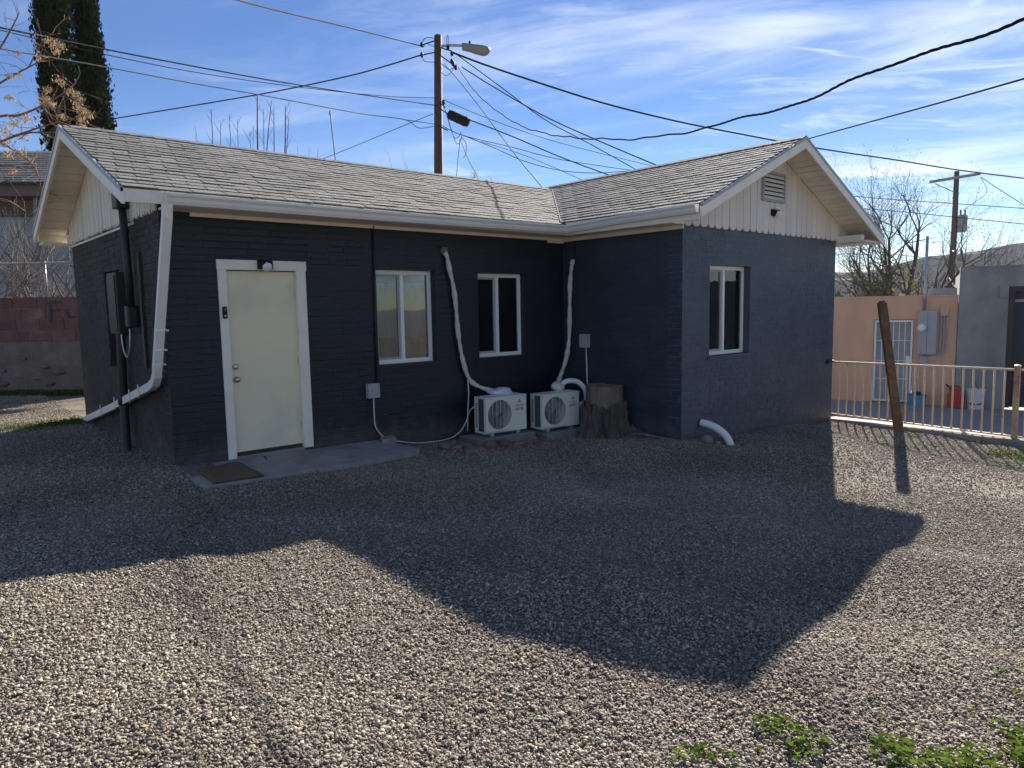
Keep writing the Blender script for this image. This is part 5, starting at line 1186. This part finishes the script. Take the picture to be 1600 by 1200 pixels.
# ------------------------------------------------------------------ behind the roof
sp = thing('sapling_clump', 'reddish bare saplings poking above the roof ridge', 'sapling', gpos(400, 15, .0)); mb = MB(); rg = random.Random(5)
for (x0, x1, top_, r_) in ((303, 305, 208, .006), (317, 305, 197, .007), (331, 330, 170, .012), (348, 345, 190, .009), (362, 358, 178, .010), (368, 371, 186, .008), (391, 390, 205, .008), (408, 402, 148, .020), (414, 424, 158, .014), (420, 412, 170, .010), (431, 428, 172, .013), (440, 446, 165, .016), (436, 452, 180, .010), (468, 465, 228, .006), (485, 483, 230, .006), (495, 497, 232, .006), (397, 396, 196, .006)):
    a_ = at(x0, 330, 15+rg.uniform(-.6, .6)); b_ = at(x1, top_, depth(a_)); mid = a_.lerp(b_, .55)+CR*rg.uniform(-.04, .04)
    pp = smoothpath([a_, mid, b_], 5); mb.tube(pp, [r_*(1.25-.8*i/10) for i in range(11)], 5)
    for i in (6, 8, 9):
        if r_ > .007: d = CR*rg.choice((-1, 1))*.5+Vector((0, 0, 1)); mb.tube([pp[i], pp[i]+d.normalized()*rg.uniform(.12, .32)], [.005, .002], 4)
mb.build('stems', M_twigred, sp)
rod = MB().tube([at(533, 330, 14.5), at(516, 178, 14.5)], .011, 6).tube([at(516, 180, 14.5), at(515.5, 174, 14.5)], .017, 6).build('antenna_rod', M_plasticblk); tag(rod, 'thin black leaning rod above the roof ridge', 'rod')
t_, tp_ = tree('bare_tree', 'faint bare tree just left of the tall utility pole', gpos(643, 42, -.5), [((.02, 0, 1), 8.0, .10, .22), ((-.12, .1, 1), 7.2, .07, .2)], 2, M_twig, None, seed=3, spread=.5, up=.35, kids=(2, 3), shrink=.62, seg=3)
for k, (px, py, dd_, lab) in enumerate(((741, 274, 16, 'dry seed head on a stalk just right of the utility pole'), (770, 284, 17, 'dry brown sprig further right of the utility pole'))):
    pl = thing('dry_seed_head', lab, 'plant', at(px, 340, dd_)); mb = MB(); rg = random.Random(30+k); c = at(px, py, dd_)
    mb.tube([at(px+2, 340, dd_), c], .006, 5).build('stalk', M_twig, pl); lm = MB()
    for _ in range(260):
        p_ = c+Vector((rg.gauss(0, .06+.06*k), rg.gauss(0, .06+.06*k), rg.gauss(0, .06+.02*k))); a_ = Vector((rg.uniform(-1, 1), rg.uniform(-1, 1), rg.uniform(-1, 1))).normalized(); b_ = a_.orthogonal().normalized(); lm.add([p_-a_*.02, p_+b_*.006, p_+a_*.02, p_-b_*.006], [(0, 1, 2, 3)])
    lm.build('seeds', L_seed, pl)

# utility pole with street lamp
UD = 26.0
up_ = thing('utility_pole', 'tall brown wooden utility pole with a street lamp behind the roof', 'utility pole', gpos(683, UD, -.6))
ptop = at(684.5, 56, UD); pbot = gpos(683, UD, -.6)
MB().tube([pbot, pbot.lerp(ptop, .5), ptop], [.185, .165, .142], 14).build('shaft', M_polewood, up_, smooth=True)
arm = MB().tube(smoothpath([at(690, 72, UD), at(705, 71, UD), at(724, 71.5, UD)]), .045, 10).build('lamp_arm', M_steel, up_, smooth=True)
def lamp_head():
    p0, p1 = at(722, 73, UD), at(766, 77, UD); ax = (p1-p0); ln = ax.length; ax.normalize(); side = CF.cross(ax).normalized(); upv = Vector((0, 0, 1)); sd = ax.cross(upv).normalized(); mb = MB(); n = 14
    prof = [(0, .10, .13, 0), (.1, .12, .14, 0), (.3, .15, .15, -.02), (.5, .19, .17, -.05), (.75, .20, .19, -.07), (.9, .15, .15, -.06), (1, .03, .05, -.03)]
    for f, w, h_, dz in prof:
        c = p0+ax*ln*f+upv*dz
        for k in range(n): a_ = 2*math.pi*k/n; mb.v.append(c+sd*w*math.cos(a_)+upv*h_*math.sin(a_))
    for i in range(len(prof)-1):
        for k in range(n): j = (k+1) % n; mb.f.append((i*n+k, i*n+j, (i+1)*n+j, (i+1)*n+k))
    mb.f.append(tuple(range(n))); mb.f.append(tuple((len(prof)-1)*n+k for k in range(n)))
    h_ = fixn(mb.build('lamp_head', M_lamp, up_, smooth=True)); MB().lathe(at(734, 70, UD), [(.04, 0), (.045, .08), (.03, .13)], 12).build('photocell', M_plasticblk, h_)
    MB().lathe(at(755, 83.5, UD), [(.02, -.06), (.14, 0), (.15, .05)], 16).build('lens', M_lens, h_, smooth=True)
lamp_head()
for i, (a_, b_) in enumerate((((660, 70), (684, 62)), ((659, 86), (684, 81)), ((684, 73), (706, 80)), ((686, 85), (712, 104)), ((686, 160), (696, 168)), ((684, 196), (700, 204)))):
    MB().tube([at(*a_, UD-.1), at(*b_, UD-.05)], .022, 7).build('bracket', M_plasticblk, up_)
for (x, y_) in ((659, 70), (659, 86), (706, 84), (700, 75), (706, 96), (712, 106), (708, 100), (693, 160)): MB().lathe(at(x, y_, UD-.12), [(.03, -.08), (.06, -.03), (.06, .04), (.03, .09)], 10).build('insulator', M_plasticblk, up_, smooth=True)
for i, pl_ in enumerate(([(657, 72), (664, 60), (675, 59), (684, 64)], [(661, 74), (666, 68), (676, 72), (684, 72)], [(660, 90), (664, 96), (676, 97), (684, 98)], [(688, 98), (700, 108), (708, 106), (712, 102)], [(688, 112), (697, 118), (706, 112), (709, 104)], [(692, 162), (700, 185), (706, 205), (712, 222), (718, 224), (722, 210)], [(696, 172), (704, 200), (710, 215), (716, 214), (721, 206)], [(721, 214), (728, 224), (728, 240), (724, 247)], [(699, 75), (698, 60), (700, 55), (701, 64), (700, 72)])):
    MB().tube(smoothpath([at(x, y_, UD-.15) for x, y_ in pl_], 5), .011, 5).build('jumper_loop', M_wire, up_, smooth=True)
sb_ = thing('splice_case', 'black cable splice case hanging beside the utility pole', 'splice case', at(716, 186, UD-.5))
c0, c1 = at(701, 178, UD-.4), at(732, 192, UD-.6); axs = (c1-c0)
fixn(MB().lathe(c0, [(.05, 0), (.15, .02), (.17, .1), (.17, axs.length-.1), (.15, axs.length-.02), (.05, axs.length)], 12, axs.normalized()).build('case', M_plasticblk, sb_))
for f in (.2, .5, .8): fixn(MB().lathe(c0+axs*f, [(.18, -.02), (.19, 0), (.18, .02)], 12, axs.normalized()).build('clamp', M_plasticblk, sb_))
for f in (.05, .95): MB().tube([c0+axs*f, c0+axs*f+Vector((0, 0, .32))], .012, 6).build('hanger', M_steel, sb_)

# overhead lines -----------------------------------------------------------
def wire(label, pts, r, m=M_wire, twist=0, k=10, wob=0, name='overhead_cable'):
    pp = smoothpath([at(*q) for q in pts], k); rg = random.Random(len(label))
    if twist:
        t = thing(name, label, 'cable', pp[0], 'overhead lines'); s = 0
        tot = []; 
        for i in range(len(pp)-1):
            n = max(2, int((pp[i+1]-pp[i]).length/.045)); tot += [pp[i].lerp(pp[i+1], j/n) for j in range(n)]
        for ph in (0, 2.09, 4.19):
            q = []; s = 0
            for i, p in enumerate(tot):
                d = (tot[min(i+1, len(tot)-1)]-tot[max(i-1, 0)]).normalized(); a = d.cross(Vector((0, 0, 1))).normalized(); b = d.cross(a); s += (tot[i]-tot[i-1]).length if i else 0
                an = s*twist+ph; q.append(p+(a*math.cos(an)+b*math.sin(an))*r*1.15+Vector((0, 0, wob*math.sin(s*3.1)+wob*.6*math.sin(s*7.3))))
            MB().tube(q, r, 5, False).build('strand', m, t, smooth=True)
    else:
        o = MB().tube(pp, r, 6).build(name, m, smooth=True); tag(o, label, 'cable', 'overhead lines')
wire('thick twisted cable sweeping from the pole over the wing to the upper right corner', [(712, 100, 25.9), (745, 146, 22.1), (800, 189, 17.6), (860, 210, 14.5), (950, 217.5, 11.4), (1040, 212, 9.4), (1140, 190, 7.9), (1240, 163, 6.8), (1330, 127, 6.0), (1430, 89, 5.4), (1520, 58, 4.9), (1600, 29, 4.5), (1700, -10, 4.1)], .0060, twist=20, wob=.010)
wire('dark cable dropping from the pole top past the wing apex to the right', [(707, 82, 25.9), (760, 102, 26.5), (850, 132, 27.5), (950, 163, 29), (1060, 190, 31), (1160, 210, 33), (1280, 232, 36), (1400, 250, 38), (1500, 266, 40), (1620, 281, 42)], .034, twist=0)
wire('straight dark cable rising from the wing apex to the right edge', [(1235, 224, 11.5), (1262, 217, 11), (1350, 193, 9.2), (1470, 160, 7.4), (1600, 123, 6.1), (1700, 95, 5.4)], .009)
wire('cable running from the pole top up to the upper left edge of the sky', [(658, 72, 25.9), (600, 57, 23), (520, 37, 19.5), (440, 18, 16.5), (365, -2, 14), (250, -36, 11)], .018)
wire('cable descending left from the pole top to behind the cypresses', [(658, 86, 25.9), (560, 115, 27), (440, 141, 28.5), (320, 162, 30), (175, 186, 33), (60, 206, 36)], .024)
wire('thickest of the black cables crossing from the left edge to mid-pole', [(683, 165, 25.85), (600, 153, 22.5), (450, 130, 18.5), (300, 103, 15.5), (150, 74, 13.2), (0, 43, 11.4), (-120, 17, 10.3)], .015)
wire('thin wire just under the thickest black cable on the left', [(683, 153, 25.85), (600, 150, 23), (450, 134, 19.5), (300, 112, 17), (150, 82, 15), (0, 47, 13.4), (-120, 18, 12.4)], .009)
wire('lowest brown cable crossing from the left edge to the pole', [(683, 196, 25.85), (655, 200, 25), (632, 187, 24), (560, 177, 22), (410, 149, 18.8), (300, 130, 16.8), (150, 102, 14.6), (0, 76, 12.8), (-120, 54, 11.7)], .012, M_wiregrey)
wire('grey guy wire slanting down left from the pole to the roof ridge', [(676, 178, 26.1), (610, 205, 28), (560, 226, 29.5), (480, 258, 32)], .013, M_wiregrey)
wire('short wire linking the lowest left cable to the pole', [(632, 187, 24), (660, 191, 25), (683, 195, 25.8)], .010)
wire('bright drop wire slanting steeply from the pole to behind the roof valley', [(694, 100, 25.8), (720, 130, 25), (750, 168, 24), (790, 222, 22.5), (820, 260, 21.5), (856, 303, 20.5)], .014, M_wiregrey)
wire('dark service wire ending behind the wing roof, upper of the pair', [(722, 105, 25.8), (770, 135, 25), (850, 181, 24), (940, 222, 23), (1035, 262, 22)], .021)
wire('dark service wire ending behind the wing roof, lower of the pair', [(712, 84, 25.8), (780, 134, 26), (850, 186, 26.5), (920, 224, 27), (1010, 274, 28)], .017)
wire('thin wire from mid-pole to the wing roof, highest of the low bundle', [(693, 156, 25.8), (760, 184, 27), (850, 216, 29), (940, 240, 31), (1030, 262, 33)], .011)
wire('black communication cable from the splice case to the wing roof', [(686, 168, 25.8), (701, 178, 25.6), (735, 188, 25.5), (800, 213, 25), (880, 247, 24.5), (975, 282, 24)], .021)
wire('low cable sagging from the pole across to the wing roof', [(690, 196, 25.8), (725, 212, 26), (800, 230, 28), (880, 250, 30), (1000, 268, 33)], .014)
wire('lowest cable sagging nearly level above the roof valley', [(725, 212, 26), (770, 230, 27), (820, 252, 28), (880, 267, 29), (940, 270, 30), (1010, 264, 32)], .014)
wire('thin wire from the cable tangle down to the wing roof', [(752, 221, 26), (820, 243, 26), (880, 268, 26), (950, 300, 26)], .010)
wire('thin vertical drop wire below the cable tangle', [(719, 216, 25.9), (716, 245, 25.9), (712, 290, 25.9)], .010)
wire('second thin drop wire below the cable tangle, slanting right', [(721, 222, 25.9), (732, 250, 25.9), (748, 280, 25.9), (760, 310, 25.9)], .009)
wire('upper of the wires passing the far pole on the right', [(1300, 304, 46), (1400, 312, 46), (1490, 318, 46), (1620, 327, 46)], .022)
wire('second wire passing the far pole on the right', [(1300, 322, 44), (1400, 330, 44), (1500, 340, 44), (1620, 352, 44)], .022)
wire('slack wire from the far crossarm to the right edge', [(1532, 276, 45), (1560, 295, 43), (1620, 333, 40)], .02, M_wiregrey)
wire('lower wire through the bare tree on the right', [(1300, 378, 40), (1380, 395, 40), (1440, 402, 41), (1487, 408, 45)], .016)

# far pole with crossarm and transformer
FD = 45.0
fpole = thing('far_utility_pole', 'distant utility pole with a crossarm and transformer on the right', 'utility pole', gpos(1486, FD, -1))
MB().tube([gpos(1483, FD, -1.5), at(1491, 360, FD), at(1495, 268, FD)], [.21, .18, .15], 10).build('shaft', M_polegrey, fpole, smooth=True)
fixn(MB().obox(at(1454, 286, FD-.25), CR*(78/FPX*FD)+CU*(13/FPX*FD), CF*.12, CU*.16).build('crossarm', M_armwood, fpole))
MB().lathe(at(1503, 363, FD-.3), [(.08, 0), (.27, .04), (.27, 1.0), (.2, 1.08)], 16).build('transformer', M_greybox, fpole, smooth=False)
for x in (1501, 1508): MB().tube([at(x, 338, FD-.3), at(x, 328, FD-.3)], .05, 7).build('bushing', M_brown, fpole)
MB().tube(smoothpath([at(1532, 277, FD), at(1542, 300, FD-.1), at(1520, 318, FD-.2), at(1504, 330, FD-.3)]), .014, 5).build('jumper', M_wire, fpole)
MB().tube([at(1461, 287, FD-.25), at(1490, 300, FD-.2)], .03, 5).build('brace', M_steel, fpole)
LMP = thing('yard_light', 'small hanging bell-shaped lamp right of the far pole', 'lamp', at(1502, 400, 43)); MB().lathe(at(1502, 405, 43), [(.03, .55), (.07, .5), (.1, .3), (.24, .05), (.22, 0)], 14).build('shade', M_greybox, LMP, smooth=True); MB().lathe(at(1502, 405, 43), [(.03, -.15), (.12, -.1), (.17, 0)], 12).build('bulb', M_lens, LMP, smooth=True)
MB().tube([at(1502, 392, 43), at(1488, 392, 44)], .025, 5).build('bracket_arm', M_steel, LMP)
gw = MB().tube([at(1483, 434, 44), at(1497, 456, 40)], .03, 5).build('pole_guy_wire', M_siding); tag(gw, 'short pale guy strip at the foot of the far pole', 'guy wire')

# big bare tree, scrub and bush behind the peach building
tree('cottonwood_tree', 'large spreading bare tree behind the peach building', gpos(1402, 33, -1.0), [((-.8, .2, 1.0), 4.6, .11, .34), ((-.3, .1, 1.2), 5.4, .12, .34), ((.12, -.1, 1.2), 5.6, .13, .34), ((.6, -.3, 1.0), 5.6, .13, .34), ((.36, .2, 1.1), 5.2, .10, .32), ((-.1, .4, 1), 5.0, .09, .32), ((-1.1, .1, .75), 4.4, .09, .34), ((.95, -.4, .8), 4.8, .09, .34)], 3, M_greybark, L_dry, 2, .16, .035, 12, spread=.7, up=.14, kids=(2, 4), shrink=.70, seg=4, wob=.22)
tree('bare_tree', 'pale leafless scrub tree at the right edge above the grey building', gpos(1570, 36, -1.0), [((-.3, 0, 1), 3.4, .06, .28), ((.3, .1, 1), 3.6, .06, .28), ((0, .1, 1), 3.9, .06, .28)], 2, M_twig, None, seed=21, spread=.5, up=.25, kids=(2, 3), shrink=.66, seg=4)
def bush(name, label, c, rx, rz, n, leaf, seed, size=.05, cat='bush'):
    t = thing(name, label, cat, c); rg = random.Random(seed); mb = MB(); c = Vector(c); tw = MB(); lob = [(rg.gauss(0, .45), rg.gauss(0, .45), rg.uniform(.25, 1)) for _ in range(14)]
    for (a_, b_, z) in lob: tw.tube([c, c+Vector((a_*rx*.6, b_*rx*.6, z*rz*.6)), c+Vector((a_*rx, b_*rx, z*rz))], [.03, .02, .006], 5)
    for i in range(n):
        a_, b_, z = rg.choice(lob); p_ = c+Vector((a_*rx+rg.gauss(0, rx*.2), b_*rx+rg.gauss(0, rx*.2), z*rz+rg.gauss(0, rz*.13))); u = Vector((rg.uniform(-1, 1), rg.uniform(-1, 1), rg.uniform(-1, 1))).normalized(); v = u.orthogonal().normalized(); s_ = size*rg.uniform(.6, 1.4)
        mb.add([p_-u*s_, p_+v*s_*.55, p_+u*s_, p_-v*s_*.55], [(0, 1, 2, 3)])
    tw.build('stems', M_twig, t); mb.build('crown', leaf, t); return t
bush('evergreen_bush', 'dull green leafy bush rising over the peach wall beside the black house', gpos(1355, 27, -.9), 1.1, 2.9, 2600, L_bush, 5, .07)
bush('yellowing_bush', 'sparse bush with yellow leaves under the big bare tree', gpos(1408, 29, -.9), 1.5, 3.4, 420, L_yellow, 6, .06)
bush('scrub_bush', 'low olive scrub beside the far pole above the grey roofline', gpos(1468, 33, -.9), 1.3, 2.7, 900, L_bush, 8, .07)

# distant hill
mb = MB(); nx, ny = 120, 18; rg = random.Random(3)
for j in range(ny+1):
    for i in range(nx+1):
        px = -700+3000*i/nx; d = 900+85*j/ny; p = at(px, 480, d); f = j/ny
        prof = 44+22*max(0, (px-1250)/400)+10*math.sin(px*.004+1)+5*math.sin(px*.013)+2.5*math.sin(px*.041+j)
        p.z = -1+max(0, (f**.9)*prof+4*math.sin(px*.02+f*9)*f*(1-f)*3+rg.uniform(-1, 1)*f); mb.v.append(p)
for j in range(ny):
    for i in range(nx): a_ = j*(nx+1)+i; mb.f.append((a_, a_+1, a_+nx+2, a_+nx+1))
mb.build('hill', M_hill, kind='structure', label='scrub-covered hill in the distance', smooth=True)

# ------------------------------------------------------------------ weeds and grass
def weeds():
    mb = MB(); rg = random.Random(8)
    def leaf(c, s_, tilt):
        n = 7; az_ = rg.uniform(0, 6.283); u = Vector((math.cos(az_), math.sin(az_), rg.uniform(-.2, .35))).normalized(); v = u.cross(Vector((rg.gauss(0, .3), rg.gauss(0, .3), 1))).normalized(); w_ = u.cross(v)
        pts_ = [c]+[c+u*s_*(1+.9*math.cos(2.6*(k/(n-1)*2-1)))*.55+v*s_*.62*math.sin(2.6*(k/(n-1)*2-1))-w_*s_*.12*abs(math.sin(2.6*(k/(n-1)*2-1))) for k in range(n)]
        mb.add(pts_, [(0, i+1, i+2) for i in range(n-1)])
    def clump(x, y, r_, n, s_, h):
        for _ in range(n):
            a_ = rg.uniform(0, 6.283); q = r_*math.sqrt(rg.random()); p = Vector((x+q*math.cos(a_), y+q*math.sin(a_), 0)); p.z = gz(p.x, p.y)+.012+h*rg.random()*(1-q/r_*.6); leaf(p, s_*rg.uniform(.6, 1.35), 0)
    for (x, y, r_, n, s_) in ((.39, -6.42, .06, 34, .017), (.46, -6.44, .04, 16, .016), (.40, -6.56, .10, 60, .019), (.31, -6.62, .05, 16, .018), (.62, -6.83, .11, 80, .021), (.70, -6.80, .05, 22, .018), (.74, -6.98, .10, 60, .021), (.86, -7.04, .09, 50, .021), (1.03, -7.14, .10, 80, .021), (1.15, -7.12, .07, 40, .02), (1.2, -7.04, .05, 20, .018), (1.5, -6.99, .06, 18, .017), (-.02, -6.30, .035, 12, .018), (.04, -6.34, .05, 18, .018), (.09, -6.41, .04, 10, .018), (1.75, -6.9, .06, 10, .016),
                              (9.2, -5.1, .3, 170, .03), (9.0, -5.4, .25, 120, .03), (8.4, -5.3, .2, 40, .025), (9.85, -4.55, .06, 40, .035), (9.5, -3.75, .14, 40, .025), (9.0, -4.3, .2, 30, .025), (8.3, -3.9, .15, 20, .025), (8.9, -3.3, .2, 28, .025), (9.4, -3.0, .15, 20, .022)): clump(x, y, r_, n, s_, .045)
    for _ in range(14):
        x, y = rg.uniform(.2, 1.6), rg.uniform(-7.1, -6.4)
        if y > -6.35-.35*(x-.1): continue
        clump(x, y, .02, rg.randint(2, 6), .011, .02)
    mb.build('weeds', L_weed, kind='stuff', label='low green weeds sprouting through the gravel')
    lt = MB()
    for _ in range(420):
        x, y = rg.uniform(-3, 9.5), rg.uniform(-7.3, -.9)
        if rg.random() < .4: x, y = rg.gauss(.8, 1.2), rg.gauss(-1.2, .25)
        if (y > -2.3 and x > 5.6) or y > -1.0: continue
        c = Vector((x, y, gz(x, y)+.016)); a_ = rg.uniform(0, 6.283); u = Vector((math.cos(a_), math.sin(a_), rg.gauss(0, .2))); v = Vector((-u.y, u.x, rg.gauss(0, .3))); l_ = rg.uniform(.008, .022)
        if rg.random() < .3: lt.tube([c-u*l_*2.5, c+v*l_*.4, c+u*l_*2.5], .0014, 4)
        else: lt.add([c-u*l_, c+v*l_*.45, c+u*l_, c-v*l_*.45], [(0, 1, 2, 3)])
    lt.build('leaf_litter', L_seed, kind='stuff', label='dry leaf scraps and twigs scattered on the gravel')
    gm = MB()
    def blades(a0, a1, n, h, fn):
        for _ in range(n):
            p = fn(); p.z = gz(p.x, p.y)-.005; d = Vector((rg.gauss(0, .45), rg.gauss(0, .45), 1)).normalized()*h*rg.uniform(.5, 1.3); s_ = d.cross(Vector((rg.gauss(0, 1), rg.gauss(0, 1), 0))).normalized()*h*.07
            gm.add([p-s_, p+s_, p+d*.6+s_*.5+Vector((rg.gauss(0, .01), 0, 0)), p+d], [(0, 1, 2, 3)])
    def wallfoot(): a_ = rg.uniform(-3.5, 2.2); p = bp(a_, 0, .10+abs(rg.gauss(0, .16))); return p
    blades(0, 0, 5200, .11, wallfoot)
    def spot():
        a_ = rg.random(); return Vector((-.15-1.25*a_*rg.random()+.0, 4.0-.9*rg.random()+a_*.1+rg.gauss(0, .12), 0))
    blades(0, 0, 1300, .055, lambda: Vector((-.1-abs(rg.gauss(0, .45)), 4.0+rg.gauss(0, .16), 0)))
    gm.build('grass', L_grass, kind='stuff', label='short green grass along the wall foot and the downspout outlet')
weeds()
# ------------------------------------------------------------------ air
hz = MB(); c_ = at(800, 480, 560)
ax_, ay_ = Vector((CF.x, CF.y, 0)).normalized(), Vector((CR.x, CR.y, 0)).normalized()
o_ = Vector((CAM.x, CAM.y, -4))-ax_*60-ay_*1500
hz.obox(o_, ay_*3000, ax_*1400, Vector((0, 0, 110)))
hm = bpy.data.materials.new('clear_dry_air'); hm.use_nodes = True; t = hm.node_tree; t.nodes.clear(); out = N(t, 'ShaderNodeOutputMaterial'); pv = N(t, 'ShaderNodeVolumePrincipled')
pv.inputs['Color'].default_value = (.80, .88, 1, 1); pv.inputs['Density'].default_value = .00009; pv.inputs['Anisotropy'].default_value = .2; t.links.new(pv.outputs[0], out.inputs['Volume'])
hz = fixn(hz.build('haze', hm, kind='stuff', label='thin blue haze over the far hill'))
